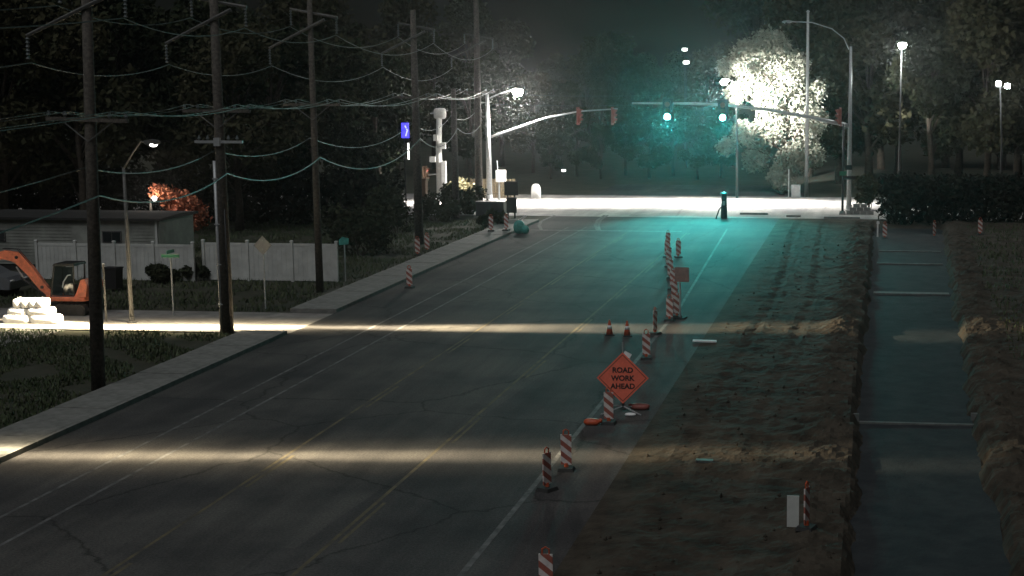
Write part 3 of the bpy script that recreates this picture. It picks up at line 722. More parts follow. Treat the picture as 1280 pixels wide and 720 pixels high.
# things at the left corner
pq = W(614, 271); t = thing('utility_cabinet', 'wide low dark green cabinet standing on the corner in front of the lit street', 'cabinet', pq)
MB().box((0, 0, 0.55), (2.05, 0.8, 1.02)).build('body', mat('dark_green_paint', (0.03, 0.045, 0.038), 0.5, var=0.2), t); MB().box((0, 0, 0.02), (2.3, 1.0, 0.12)).build('plinth', M_conc, t)
MB().box((0, 0, 1.09), (2.12, 0.87, 0.06)).build('lid', M_dkst, t)
for s in (-0.5, 0.5): MB().box((s, -0.405, 0.55), (0.92, 0.02, 0.85)).build('door', M_dkst, t)
pq = W(640, 272); t = thing('sign', 'dark sign back on two short black legs at the corner', 'sign', pq)
for s in (-0.28, 0.22): MB().tube([(s, 0, -0.05), (s, 0, 2.2)], 0.06, 6).build('leg', M_blk, t)
MB().box((0, -0.07, 2.1), (1.0, 0.05, 1.0)).build('panel', M_dkst, t)
MB().box((0, -0.06, 0.9), (0.75, 0.06, 1.1)).build('lower_panel', M_blk, t)
pq = W(624, 250); t = thing('utility_cabinet', 'white control cabinet raised on a post next to the corner mast', 'cabinet', pq)
MB().tube([(0, 0, -0.05), (0, 0, 1.5)], 0.08, 8).build('post', M_galv, t); MB().box((0.2, -0.1, 1.95), (0.75, 0.45, 0.95)).build('body', M_wht, t); MB().tube([(-0.05, -0.1, 2.4), (-0.1, -0.1, 3.2)], 0.04, 6).build('conduit', M_galv, t)
pq = W(670, 248); tag(MB().lathe([(0.42, 0), (0.42, 0.5), (0.38, 0.95), (0.25, 1.15), (0.08, 1.22)], 12).build('marker_post', M_wht, None, True, pq), 'short stout white marker post with rounded top across the junction', 'post')
# picket fence
pq = W(616, 247); t = thing('picket_fence', 'short tan wooden picket fence behind the corner mast', 'fence', pq)
for i in range(15): MB().box((-1.75 + i * 0.25, 0, 0.75), (0.2, 0.03, 1.55 + 0.05 * (i % 3))).build('picket', M_picket, t)
for z in (0.4, 1.2): MB().box((0, 0.05, z), (3.8, 0.05, 0.09)).build('rail', M_picket, t)
for z in (-1.85, 1.85): MB().box((z, 0.07, 0.75), (0.1, 0.1, 1.65)).build('post', M_picket, t)
# far lamp with arm next to the tree
LY = 125.0; pb = WY(921, 260, LY); pb.z = -0.06; L5 = lambda x, y: WY(x, y, LY) - pb
t = thing('street_lamp', 'lit street lamp on a thin pole beside the white-lit tree', 'street lamp', pb)
MB().tube([(0, 0, -0.05), (0, 0, 5), L5(920, 104)], [0.11, 0.09, 0.05], 8).build('pole', M_dkst, t, True)
MB().tube([L5(920, 106), L5(914, 100), L5(908, 100)], 0.035, 6).build('arm', M_dkst, t, True)
cobra(t, L5(912, 100), -1, E_lamp, 0.7)
MB().lathe([(0.02, -0.36), (0.2, -0.3), (0.28, -0.15), (0.28, 0.0), (0.2, 0.06)], 14, L5(905, 101)).build('refractor', E_lampw, t, True)
q = L5(905, 106); q.z -= 0.3
face_glow(t, q + Vector((0, -0.5, 0.2)), 3500)
lamp('lamp_light', 'POINT', q, 600, (1.0, 0.98, 0.92), t, 0.3)
o = lamp('lamp_light', 'SPOT', q + Vector((-0.6, -1.2, 0.2)), 110000, (1.0, 0.98, 0.92), t, 0.3, spot_size=R_(66), spot_blend=1.0)
o.rotation_euler = (-Vector((0.62, 1.0, -0.1))).to_track_quat('Z', 'Y').to_euler()
ell_spot(t, q, 60000, (1, 0.97, 0.92), 158, 0.15, 0.5, size=0.3, rx=-0.5)
# right hand lamps
pb = WY(1123, 262, 119); pb.z = -0.06; L6 = lambda x, y: WY(x, y, 119) - pb
t = thing('street_lamp', 'tall thin pole with a single round lit lamp behind the hedge', 'street lamp', pb)
MB().tube([(0, 0, -0.05), (0, 0, 6), L6(1127, 62)], [0.11, 0.08, 0.05], 8).build('pole', M_dkst, t, True)
MB().lathe([(0.06, 0.33), (0.26, 0.26), (0.3, 0.16), (0.12, 0.4)][:3], 12, L6(1128, 57)).build('lamp_head', M_galv, t)
MB().lathe([(0.05, -0.32), (0.24, -0.25), (0.32, -0.05), (0.3, 0.12), (0.2, 0.18)], 14, L6(1128, 56)).build('globe', E_lampw, t, True)
q = L6(1128, 64); q.z -= 0.3
lamp('lamp_light', 'POINT', q + Vector((0, -0.6, 0)), 1500, (0.95, 1, 0.95), t, 0.3)
pb = WY(1250, 262, 117); pb.z = -0.06; L7 = lambda x, y: WY(x, y, 117) - pb
t = thing('floodlight_pole', 'pole with a pair of small lit floodlights among the dark trees', 'street lamp', pb)
MB().tube([(0, 0, -0.05), (0, 0, 5), L7(1250, 105)], [0.11, 0.08, 0.05], 8).build('pole', M_dkst, t, True)
MB().tube([L7(1243, 108), L7(1259, 110)], 0.04, 6).build('crossbar', M_dkst, t)
for x, y in ((1248, 104), (1259, 107)):
    c = L7(x, y); h = MB().box(c, (0.42, 0.22, 0.36), rx=0.3).build('floodlight', M_dkst, t)
    MB().rbox(c + Vector((0, -0.14, -0.03)), (0.42, 0.12, 0.38), 0.7).build('lens', E_lampw, h, True)
lamp('lamp_light', 'POINT', L7(1252, 112) + Vector((0, -0.9, -0.3)), 90, (0.95, 1, 0.95), t, 0.3)
# distant lit lamps beyond the junction
def far_lamp(x, y, Y, label, s=0.32, n=1):
    p = WY(x, 250, Y); p.z = -0.06; h = WY(x, y, Y) - p
    t = thing('street_lamp', label, 'street lamp', p)
    MB().tube([(0, 0, -0.05), (0, 0, h.z)], [0.08, 0.05], 6).build('pole', M_dkst, t)
    for k in range(n):
        c = h + Vector((0, -0.15, -k * 0.9)); MB().box(c + Vector((0, 0.05, s * 0.5)), (s * 1.6, 0.3, 0.08)).build('hood', M_dkst, t)
        MB().rbox(c, (s * 1.5, 0.24, s * 0.8), 0.6).build('lens', E_dim, t, True)
far_lamp(705, 213, 150, 'small far lamp low beyond the junction, beside the pale bush', 0.3)
far_lamp(735, 213, 170, 'small flat far lamp beyond the junction', 0.35)
far_lamp(750, 210, 172, 'pair of small flat far lamps one above the other beyond the junction', 0.4, 2)
far_lamp(856, 62, 190, 'tall far pole with two small lamps one above the other over the road', 0.5, 1)
far_lamp(858, 78, 165, 'far pole with one hooded lamp beyond the green signals', 0.5, 1)

# small furniture at the right corner
pq = W(1000, 246); t = thing('utility_cabinet', 'small white roadside cabinet at the foot of the tall bare pole', 'cabinet', pq)
MB().box((-0.35, 0, 0.5), (0.75, 0.5, 1.0)).build('body', M_wht, t); MB().box((-0.35, -0.26, 0.5), (0.6, 0.03, 0.8)).build('door', M_wht, t); MB().tube([(-0.95, 0, -0.05), (-0.95, 0, 2.3)], 0.05, 6).build('vent_pipe', M_wht, t)
pq = W(1075, 268); t = thing('retaining_wall', 'low stepped block wall beside the signal mast at the corner', 'wall', pq)
for i in range(3):
    for j in range(4 - i): MB().box((-0.75 + j * 0.5 + i * 0.25, 0, 0.13 + i * 0.26), (0.48, 0.4, 0.25)).build('block', M_conc, t)
pq = W(905, 273); t = thing('pedestrian_post', 'short stout dark post at the corner where the road meets the cross street', 'post', pq)
MB().tube([(0, 0, -0.05), (0, 0, 1.75)], [0.24, 0.2], 10).build('pole', M_dkst, t); MB().lathe([(0.25, 1.7), (0.25, 1.8), (0.1, 1.86)], 10).build('cap', M_dkst, t); MB().box((0, -0.2, 1.1), (0.16, 0.14, 0.3)).build('push_button', M_galv, t)
MB().tube([(-0.55, -0.4, -0.03), (-0.3, -0.3, 0.7), (-0.1, -0.2, 0.9)], 0.05, 6).build('brace', M_dkst, t)
for (x0, x1_, y) in ((925, 960, 268), (983, 1001, 271), (1030, 1075, 273)):
    a = W(x0, y); c = W(x1_, y); struct(MB().box(((a.x + c.x) / 2, a.y, 0.06), (c.x - a.x, 0.3, 0.13)).build('kerb', M_conc))

# ------------------------------------------------------------------ road work devices
def make_panel(label):
    t = thing('channelizer_panel', label, 'channelizer', group='striped channelizer panels')
    MB().box((0, 0, 0.56), (0.28, 0.035, 0.80)).build('panel', M_stripe, t)
    MB().tube([(-0.07, 0, 0.94), (-0.07, 0, 1.06), (0.0, 0, 1.10), (0.07, 0, 1.06), (0.07, 0, 0.94)], 0.018, 6).build('handle', M_orng, t)
    MB().lathe([(0.06, 0.1), (0.05, 0.2)], 8).build('stem', M_orng, t)
    MB().box((0, 0, 0.045), (0.42, 0.4, 0.09), taper=0.86).build('base', M_rub, t)
    return t
master = [None]
def panel(px, py, label, rz=0.0, z=None, sc=None):
    p = W(px, py)
    if p.x > PAVE_R: p.z = hz(p.x, p.y) - 0.01
    elif p.x < KERB - 2: p.z = -0.06
    elif p.x < KERB: p.z = 0.145
    if master[0] is None:
        master[0] = make_panel(label); t = master[0]; t.location = p; t.rotation_euler = (0, 0, rz)
    else: t = dup(master[0], p, rz, label)
    if sc: t.scale = sc
    return t
panel(708, 588, 'striped orange and white panel standing upright next to the turned panel near the light pool', 0.05)
panel(684, 613, 'striped channelizer panel turned nearly edge on at the white edge line', 1.05)
panel(761, 530, 'striped channelizer panel standing directly in front of the road work sign', -0.05)
panel(808, 449, 'striped channelizer panel just behind the road work sign near the cones', 0.1)
panel(837, 401, 'brightest striped channelizer panel at the edge of the pool from the side street lamp', -0.1)
panel(819, 418, 'dark edge-on channelizer panel beside the two small cones', 1.2)
SL_ = 'striped channelizer panel in the tight row tapering toward the junction'
for x, y, r_ in ((846, 397, 0.5), (843, 378, 0.2), (841, 362, -0.2), (838, 348, 0.1), (836, 334, 0.3), (834, 322, -0.1), (835, 311, 0.2), (848, 322, 0.4)): panel(x, y, SL_, r_)
panel(512, 360, 'striped channelizer panel standing alone on the left lane by the sidewalk', 0.0)
panel(522, 318, 'striped channelizer panel of the sidewalk pair, nearer the utility pole', 0.2)
panel(534, 313, 'pinkish striped channelizer panel of the sidewalk pair, on the road side', -0.1)
panel(614, 292, 'striped channelizer panel below the dark green cabinet', 0.1)
panel(660 - 27, 291, 'striped channelizer panel next to the teal tarpaulin bundle', -0.2)
panel(683, 752, 'striped channelizer panel on the edge line at the near end of the row', 0.0)
panel(1008, 672, 'striped channelizer panel on the dirt beside the grey board', 1.25)
panel(1106, 292, 'striped channelizer panel at the far end of the dark strip', 0.2)
panel(1168, 290, 'dim striped panel in the middle of the far end of the strip', 0.9)
panel(1225, 294, 'striped channelizer panel below the hedge beyond the strip', 0.2)
# grey board and pale stake
p = W(991, 668); p.z = hz(p.x, p.y); t = thing('marker_board', 'pale grey upright board standing in the dirt beside a striped panel', 'board', p)
MB().box((0, 0, 0.36), (0.27, 0.03, 0.72)).build('board', M_fence, t); MB().tube([(-0.08, 0.03, -0.1), (-0.08, 0.03, 0.6)], 0.02, 6).build('stake', M_picket, t)
p = W(1097, 291); p.z = hz(p.x, p.y) - 0.02; t = thing('marker_stake', 'thin white stake at the far end of the dark strip', 'stake', p)
MB().box((0, 0, 0.55), (0.1, 0.06, 1.1)).build('stake', M_wht, t); MB().box((0.02, -0.04, 1.0), (0.18, 0.02, 0.16)).build('flag', M_wht, t)
# cones
def cone(px, py, label):
    t = thing('traffic_cone', label, 'traffic cone', W(px, py), 0.3, 'small orange cones')
    MB().box((0, 0, 0.02), (0.36, 0.36, 0.04)).build('base', M_rub, t)
    MB().lathe([(0.14, 0.04), (0.1, 0.25), (0.06, 0.46), (0.03, 0.6), (0.02, 0.62)], 12).build('cone', M_orng, t, True)
    MB().lathe([(0.103, 0.26), (0.075, 0.4)], 12).build('collar', M_wht, t, True)
cone(762, 419, 'small orange cone behind the road work sign, the one farther from the panels'); cone(784, 420, 'small orange cone behind the road work sign, the one closer to the panels')
# sign
pb = W(779, 514); t = thing('road_sign', 'orange diamond road work ahead sign on a low portable stand', 'sign', pb, R_(3))
cz = (WY(773, 472, pb.y) - pb).z; hd = 0.80
pl = MB().prism([(0, cz - hd), (hd, cz), (0, cz + hd), (-hd, cz)], 'y', -0.055, -0.045).build('panel', M_sign, t)
b = MB()
k = hd - 0.07; kk = k - 0.022
ring = [(0, cz - k), (k, cz), (0, cz + k), (-k, cz)]; rin = [(0, cz - kk), (kk, cz), (0, cz + kk), (-kk, cz)]
b.add([(x, -0.058, z) for x, z in ring + rin], [(i, (i + 1) % 4, (i + 1) % 4 + 4, i + 4) for i in range(4)]).build('border', M_letr, pl)
for txt, dz in (('ROAD', 0.24), ('WORK', -0.01), ('AHEAD', -0.26)):
    cu = bpy.data.curves.new('lettering', 'FONT'); cu.body = txt; cu.size = 0.225; cu.align_x = 'CENTER'; cu.align_y = 'CENTER'; cu.extrude = 0.001; cu.offset = 0.007
    tmp = bpy.data.objects.new('lettering_curve', cu); COL.objects.link(tmp); bpy.context.view_layer.update()
    me = bpy.data.meshes.new_from_object(tmp.evaluated_get(bpy.context.evaluated_depsgraph_get())); bpy.data.objects.remove(tmp)
    me.name = 'lettering'; me.materials.clear(); me.materials.append(M_letr)
    o = bpy.data.objects.new('lettering', me); COL.objects.link(o); o.parent = pl; o.rotation_euler = (math.pi / 2, 0, 0); o.location = (0, -0.06, cz + dz)
MB().tube([(0, 0, 0.1), (0, 0, cz + 1.1)], 0.02, 6).build('mast', M_galv, t)
MB().box((0.14, 0, cz + 0.72), (0.24, 0.01, 0.14), ry=0.5).build('flag', M_bag, t)
MB().tube([(0, 0, 0.12), (0, 0, 0.35)], 0.045, 8).build('spring_base', M_blk, t)
for a in (0.5, 2.2, 3.9, 5.5): MB().tube([(0, 0, 0.16), (0.85 * math.cos(a), 0.85 * math.sin(a), 0.02)], 0.022, 6).build('leg', M_galv, t)
p = W(740, 531); t = thing('sandbag', 'slumped orange sandbag on the road in front of the road work sign', 'sandbag', p)
MB().rbox((0, 0, 0.09), (0.5, 0.32, 0.2), 0.75).build('sack', M_orng, t, True); MB().rbox((0.25, 0, 0.13), (0.12, 0.16, 0.12), 0.8).build('tied_neck', M_orng, t, True)
p = W(800, 512); t = thing('sandbag', 'dull red sandbag beside the sign stand on the dirt side', 'sandbag', p)
MB().rbox((0, 0, 0.1), (0.62, 0.36, 0.2), 0.75).build('sack', M_red, t, True); MB().rbox((-0.3, 0.02, 0.13), (0.14, 0.14, 0.12), 0.8).build('tied_neck', M_red, t, True)
p = W(788, 520); t = thing('paper_scrap', 'crumpled pale scrap on the road under the road work sign', 'litter', p); MB().rbox((0, 0, 0.05), (0.34, 0.22, 0.1), 0.9).build('sheet', M_bag, t)
# second sign, seen from behind
pb = W(850, 398); t = thing('road_sign', 'dull pinkish square sign on a pale post beside the row of channelizers', 'sign', pb, -0.15)
zz = (WY(853, 343, pb.y) - pb).z
MB().box((0, 0, zz / 2), (0.06, 0.06, zz + 0.5)).build('post', M_galv, t); MB().box((0.1, -0.05, zz), (0.62, 0.02, 0.62)).build('panel', M_tent, t); MB().box((0, 0, 0.03), (0.5, 0.5, 0.06)).build('base', M_rub, t)
for i in (-0.2, 0.2): MB().box((0.1, -0.035, zz + i), (0.5, 0.015, 0.05)).build('rail', M_galv, t)
# pale slabs on the dirt
for x0, x1_, y, lab in ((866, 896, 428, 'long thin pale board lying on the paving by the dirt edge'), (870, 892, 581, 'pale scrap of board lying on the dirt beside the near light pool')):
    a = W(x0, y); c = W(x1_, y); zc = max(hz(c.x, a.y), hz((a.x + c.x) / 2, a.y), 0.004)
    o = MB().box((0, 0, 0.03), (c.x - a.x, 0.22, 0.06)).build('board', M_bag if y < 500 else M_wthr, None, loc=((a.x + c.x) / 2, a.y, zc)); o.rotation_euler = (0, 0.02, 0.06); tag(o, lab, 'board')
# teal bundle at corner
p = W(651, 292); t = thing('tarpaulin_bundle', 'teal tarpaulin bundle slumped on the road at the far corner', 'tarpaulin', p)
MB().rbox((-0.1, 0, 0.42), (0.75, 0.5, 0.9), 0.85, 0.3).build('sheet', M_teal, t, True); MB().rbox((0.3, -0.1, 0.28), (0.6, 0.4, 0.55), 0.9, -0.4).build('fold', M_teal, t, True)
MB().box((0.05, 0.05, 0.95), (0.75, 0.05, 0.12), ry=-0.6).build('pole', M_wht, t)

# boards across the excavated strip
def cross_board(x0, x1_, y, h, d, lab, zoff=-0.28):
    a = W(x0, y, zoff); c = W(x1_, y, zoff); L = c.x - a.x
    o = MB().box((0, 0, h / 2), (L, d, h)).build('form_board', M_plank, None, loc=((a.x + c.x) / 2, (a.y + c.y) / 2, zoff)); tag(o, lab, 'board'); o.rotation_euler = (0, 0.004, 0.01); return o
cross_board(1074, 1224, 531, 0.06, 0.16, 'long pale board lying right across the dark strip nearest the grey upright board')
cross_board(1092, 1186, 368, 0.08, 0.6, 'broad pale slab lying across the dark strip farther along')
cross_board(1096, 1178, 331, 0.08, 0.2, 'thin pale board across the strip beyond the broad slab')
cross_board(1098, 1176, 315, 0.07, 0.2, 'farthest thin pale board across the dark strip')
for x0, x1_, lab in ((1040, 1074, 'short pale board end on the ridge left of the dark strip'), (1214, 1256, 'short pale board end on the ridge right of the dark strip')):
    a = W(x0, 507, 0.2); c = W(x1_, 507, 0.2); zc = min(hz(x, a.y) for x in np.linspace(a.x, c.x, 7))
    tag(MB().box((0, 0, 0.14), (c.x - a.x, 0.12, 0.3)).build('form_board', M_plank, None, loc=((a.x + c.x) / 2, a.y, zc)), lab, 'board')

# ------------------------------------------------------------------ left side: signs, fence, home, machine
def post_sign(px, py, ptop, label, kind):
    p = W(px, py); p.z = -0.06 if not SS0 < p.y < SS1 else 0.0
    t = thing('road_sign', label, 'sign', p); z = (WY(px, ptop, p.y) - p).z
    MB().box((0, 0, z / 2 - 0.05), (0.055, 0.045, z + 0.1)).build('post', M_galv, t)
    if kind == 'blade':
        MB().box((0, -0.03, z), (0.8, 0.015, 0.17)).build('name_blade', M_grn, t); MB().box((0, 0, z + 0.19), (0.015, 0.7, 0.15)).build('name_blade', M_grn, t)
        for s in (-0.075, 0.075): MB().box((0, -0.04, z + s), (0.78, 0.004, 0.012)).build('border_strip', M_wht, t)
    elif kind == 'diamond':
        MB().prism([(0, z - 0.55), (0.42, z - 0.13), (0, z + 0.29), (-0.42, z - 0.13)], 'y', -0.045, -0.03).build('panel', mat('dull_sign_back', (0.26, 0.26, 0.24), 0.5, 0.2, var=0.15), t)
        for s in (0.1, -0.3): MB().box((0, -0.05, z + s), (0.05, 0.012, 0.05)).build('bolt', M_galv, t)
    else:
        MB().prism([(-0.26, z - 0.3), (0.22, z - 0.25), (0.24, z + 0.05), (-0.1, z + 0.12), (-0.27, z - 0.05)], 'y', -0.04, -0.025).build('panel', M_teal if kind == 'teal' else M_galv, t)
post_sign(217, 394, 320, 'green street name sign on a thin grey post at the side street', 'blade')
post_sign(332, 384, 303, 'pale diamond sign on a thin post in front of the white fence', 'diamond')
post_sign(432, 350, 299, 'small teal tinted sign plate on a post at the end of the white fence', 'teal')
p = W(133, 402); t = thing('marker_post', 'thin pale metal post by the side street between lamp and dark utility pole', 'post', p)
MB().tube([(0, 0, -0.05), (0, 0, 2.4)], 0.04, 8).build('pole', M_wthr, t); MB().lathe([(0.05, 2.38), (0.06, 2.42), (0.02, 2.46)], 8).build('cap', M_galv, t)

# white fence
def fence(pxs, py, h, label, gate=None):
    P = [W(x, py) for x in pxs]; Yv = P[0].y; xs = [p.x for p in P]
    t = thing('vinyl_fence', label, 'fence', (xs[0], Yv, -0.06)); L = xs[-1] - xs[0]; n = max(1, round(L / 2.2)); s = L / n
    for i in range(n + 1):
        po = MB().box((i * s, 0, h / 2 + 0.03), (0.13, 0.13, h + 0.1)).build('post', M_fence, t); MB().box((i * s, 0, h + 0.1), (0.17, 0.17, 0.05), taper=0.6).build('cap', M_fence, po)
    for i in range(n):
        pa = MB().box(((i + 0.5) * s, 0, h / 2 + 0.02), (s - 0.14, 0.03, h - 0.24)).build('panel', M_fence, t)
        for k in range(1, 9): MB().box((i * s + 0.07 + (s - 0.14) * k / 9, -0.02, h / 2 + 0.02), (0.02, 0.012, h - 0.26)).build('batten', M_fence, pa)
        for z in (0.12, h - 0.1): MB().box(((i + 0.5) * s, 0, z), (s - 0.14, 0.06, 0.14)).build('rail', M_fence, t)
    return t
fence([256, 428], 349, 1.95, 'long white vinyl privacy fence behind the utility poles')
fence([48, 252], 348, 1.9, 'white vinyl fence run in front of the grey home behind the excavator')

# grey manufactured home
hb = W(46, 350); hb2 = W(164, 350); t = thing('manufactured_home', 'low grey manufactured home behind the excavator', 'house', ((hb.x + hb2.x) / 2 - 3, hb.y + 5.2, -0.06))
L = hb2.x - hb.x + 6; fx = L / 2
MB().box((0, 0.6, 1.55), (L, 4.0, 2.4)).build('wall', M_home, t); MB().box((0, 0.6, 0.2), (L - 0.1, 3.9, 0.5)).build('skirting', M_roof, t)
for i in range(14): MB().box((0, -1.41, 0.5 + i * 0.165), (L + 0.01, 0.02, 0.02)).build('siding_strip', M_home, t)
rf = MB().prism([(-1.65, 2.72), (2.85, 2.72), (2.85, 2.84), (0.6, 2.93), (-1.65, 2.84)], 'x', -fx - 0.2, fx + 0.2).build('roof', M_roof, t)
for x in (fx - 2.6, fx - 9):
    wn = MB().box((x, -1.43, 1.85), (1.05, 0.05, 0.62)).build('window', M_wthr, t); MB().box((x - 0.24, -1.46, 1.85), (0.44, 0.03, 0.5)).build('pane', M_glass, wn); MB().box((x + 0.24, -1.46, 1.85), (0.44, 0.03, 0.5)).build('pane', M_glass, wn)
dr = MB().box((fx - 4.3, -1.44, 1.4), (0.9, 0.06, 2.0)).build('door', M_home, t); MB().lathe([(0.03, 0), (0.03, 0.05)], 8, (fx - 3.95, -1.5, 1.35)).build('handle', M_galv, dr)
MB().box((fx - 0.15, -1.45, 1.55), (0.12, 0.08, 2.4)).build('corner_trim', M_fence, t)
YL = 83.0; pb = WY(193, 350, YL); pb.z = -0.06; h = WY(193, 247, YL) - pb
t = thing('yard_light', 'bare yard light on a wooden post whitening leaves behind the fence', 'street lamp', pb)
MB().tube([(0, 0, -0.05), (0, 0, h.z - 0.1)], [0.09, 0.07], 8).build('post', M_wood, t); MB().lathe([(0.05, 0.1), (0.2, 0.02), (0.22, -0.05)], 12, h).build('shade', M_galv, t)
MB().lathe([(0.04, -0.22), (0.1, -0.16), (0.11, -0.05)], 10, h).build('bulb', E_dim, t, True)
lamp('lamp_light', 'POINT', h + Vector((0.1, -0.35, 0.15)), 130, (1, 0.9, 0.8), t, 0.1)

# dark bin and parked car
p = W(142, 362); t = thing('wheeled_bin', 'dark wheeled rubbish bin standing before the grey home', 'bin', p)
MB().box((0, 0, 0.55), (0.6, 0.65, 0.95), taper=1.12).build('body', M_blk, t); MB().box((0, 0, 1.06), (0.74, 0.78, 0.07), rx=-0.06).build('lid', M_blk, t)
for s in (-0.26, 0.26): MB().tube([(s - 0.03, 0.33, 0.1), (s + 0.03, 0.33, 0.1)], 0.1, 10).build('wheel', M_rub, t)
MB().tube([(-0.25, 0.42, 1.0), (0.25, 0.42, 1.0)], 0.02, 6).build('handle', M_blk, t)

p = W(-30, 366); t = thing('parked_car', 'silver parked car half hidden behind the orange boom', 'car', (p.x, p.y, -0.06), 0.0)
side = [(-2.2, 0.35), (-2.25, 0.7), (-2.1, 0.92), (-1.35, 1.0), (-0.65, 1.42), (0.65, 1.46), (1.35, 1.02), (2.05, 0.92), (2.25, 0.7), (2.22, 0.35)]
b = MB(); n = len(side)
sect = [(-0.86, 0.93), (-0.8, 1.0), (0.8, 1.0), (0.86, 0.93)]
vs = []; 
for y, k in sect:
    for x, z in side:
        yy = y * (1 - 0.2 * max(0, (z - 0.95)) / 0.5); vs.append((x * (1 if k == 1 else 0.985), yy, z if k == 1 else 0.35 + (z - 0.35) * 0.97))
fs = [tuple(range(n)), tuple(reversed(range(3 * n, 4 * n)))]
for j in range(3):
    for i in range(n): fs.append((j * n + i, j * n + (i + 1) % n, (j + 1) * n + (i + 1) % n, (j + 1) * n + i))
body = b.add(vs, fs).build('body', M_car, t, False)
for s in (-1, 1):
    yy = s * 0.80
    MB().prism([(-1.12, 1.03), (-0.6, 1.36), (-0.05, 1.38), (-0.05, 1.03)], 'y', yy - 0.03, yy + 0.03).build('side_window', M_glass, t)
    MB().prism([(0.02, 1.03), (0.02, 1.39), (0.6, 1.39), (1.14, 1.03)], 'y', yy - 0.03, yy + 0.03).build('side_window', M_glass, t)
    for x in (-1.4, 1.4):
        wl = MB().tube([(x, s * 0.68, 0.33), (x, s * 0.89, 0.33)], 0.33, 18).build('wheel', M_rub, t); MB().tube([(x, s * 0.88, 0.33), (x, s * 0.9, 0.33)], 0.2, 12).build('rim', M_galv, wl)
    MB().rbox((2.2, s * 0.6, 0.72), (0.1, 0.36, 0.14), 0.6).build('headlight', M_wht, t, True); MB().rbox((-2.2, s * 0.62, 0.76), (0.1, 0.3, 0.16), 0.6).build('tail_light', M_red, t, True)
    MB().rbox((0.95, s * 0.95, 1.05), (0.14, 0.16, 0.12), 0.7).build('mirror', M_car, t, True)

# mini excavator
EY = W(95, 394).y + 0.6; eb = WY(92, 394, EY); eb.z = -0.06; LE = lambda x, y, dy=0.0: WY(x, y, EY) - eb + Vector((0, dy, 0))
t = thing('mini_excavator', 'orange mini excavator with raised boom parked beside the side street', 'excavator', eb)
for s in (-0.62, 0.62):
    poly = []
    for a in range(-90, 91, 30): poly.append((0.72 + 0.26 * math.cos(R_(a)), 0.27 + 0.26 * math.sin(R_(a))))
    for a in range(90, 271, 30): poly.append((-0.72 + 0.26 * math.cos(R_(a)), 0.27 + 0.26 * math.sin(R_(a))))
    tr = MB().prism(poly, 'y', s - 0.17, s + 0.17).build('track', M_rub, t)
    for k in range(9): MB().box((-0.75 + k * 0.1875, s, 0.545), (0.07, 0.36, 0.035)).build('grouser', M_rub, tr)
    for x in (-0.72, -0.25, 0.25, 0.72): MB().tube([(x, s - 0.185, 0.27), (x, s + 0.185, 0.27)], 0.15 if abs(x) > 0.5 else 0.09, 12).build('roller', M_dkst, tr)
MB().box((0, 0, 0.4), (0.9, 1.1, 0.3)).build('undercarriage', M_dkst, t); MB().lathe([(0.42, 0.52), (0.42, 0.66)], 14).build('slew_ring', M_dkst, t)
bx_ = LE(56, 362)
MB().rbox((0.05, 0, 0.76), (1.9, 1.45, 0.24), 0.35).build('deck', M_exc, t)
MB().prism([(0.45, 0.86), (0.98, 0.86), (1.06, 1.35), (0.98, 1.62), (0.8, 1.6), (0.55, 1.0)], 'y', -0.7, 0.7).build('counterweight', M_exc, t)
cf = MB()
cc = [(-0.62, 0.86), (0.42, 0.86), (0.46, 2.2), (-0.4, 2.2)]
for y in (-0.62, 0.3):
    for i in range(4): cf.tube([(cc[i][0], y, cc[i][1]), (cc[(i + 1) % 4][0], y, cc[(i + 1) % 4][1])], 0.035, 6)
cab = cf.build('cab_frame', M_blk, t)
MB().prism([(-0.45, 2.18), (0.52, 2.18), (0.48, 2.28), (-0.38, 2.28)], 'y', -0.68, 0.36).build('roof', M_blk, cab)
MB().prism([(-0.58, 0.92), (-0.1, 0.92), (-0.06, 2.14), (-0.38, 2.14)], 'y', -0.63, -0.615).build('side_pane', M_glass, cab)
MB().prism([(-0.04, 0.92), (0.4, 0.92), (0.42, 2.14), (0.0, 2.14)], 'y', -0.63, -0.615).build('door', M_glass, cab)
MB().box((-0.5, -0.16, 1.55), (0.02, 0.86, 1.25), ry=0.16).build('windscreen', M_glass, cab)
MB().tube([(-0.05, -0.66, 1.25), (0.0, -0.66, 1.5), (0.2, -0.66, 1.78), (0.33, -0.66, 1.8)], 0.028, 6).build('grab_rail', M_wht, cab)
MB().rbox((0.1, -0.15, 1.1), (0.45, 0.5, 0.5), 0.5).build('operator_seat', M_blk, t, True)
bp = [Vector((-0.85, -0.1, 0.85)), LE(56, 358, -0.1), LE(40, 338, -0.1), LE(24, 321, -0.1), LE(8, 318, -0.1), LE(-12, 322, -0.1)]
vs = []; fs = []; wd = [0.13, 0.17, 0.2, 0.24, 0.19, 0.13]
for i, p in enumerate(bp):
    tt = (bp[min(i + 1, 5)] - bp[max(i - 1, 0)]).normalized(); nn = Vector((-tt.z, 0, tt.x)) * wd[i]
    for a, c in ((1, -0.11), (1, 0.11), (-1, 0.11), (-1, -0.11)): vs.append(p + nn * a + Vector((0, c, 0)))
for i in range(5):
    for k in range(4): fs.append((i * 4 + k, i * 4 + (k + 1) % 4, i * 4 + 4 + (k + 1) % 4, i * 4 + 4 + k))
fs += [(3, 2, 1, 0), (20, 21, 22, 23)]
MB().add(vs, fs).build('boom', M_exc, t)
MB().box((-0.88, -0.1, 0.78), (0.3, 0.4, 0.4)).build('swing_bracket', M_exc, t)
cy = MB().tube([(-1.0, -0.1, 0.72), LE(28, 346, -0.1)], 0.06, 8).build('boom_cylinder', M_dkst, t); MB().tube([LE(34, 352, -0.1), LE(22, 333, -0.1)], 0.035, 8).build('rod', M_galv, cy)
e = LE(-12, 322, -0.1); st = [e + Vector((0.15, 0, 0.12)), e + Vector((-0.25, 0, -0.2)), e + Vector((-0.5, 0, -1.35))]
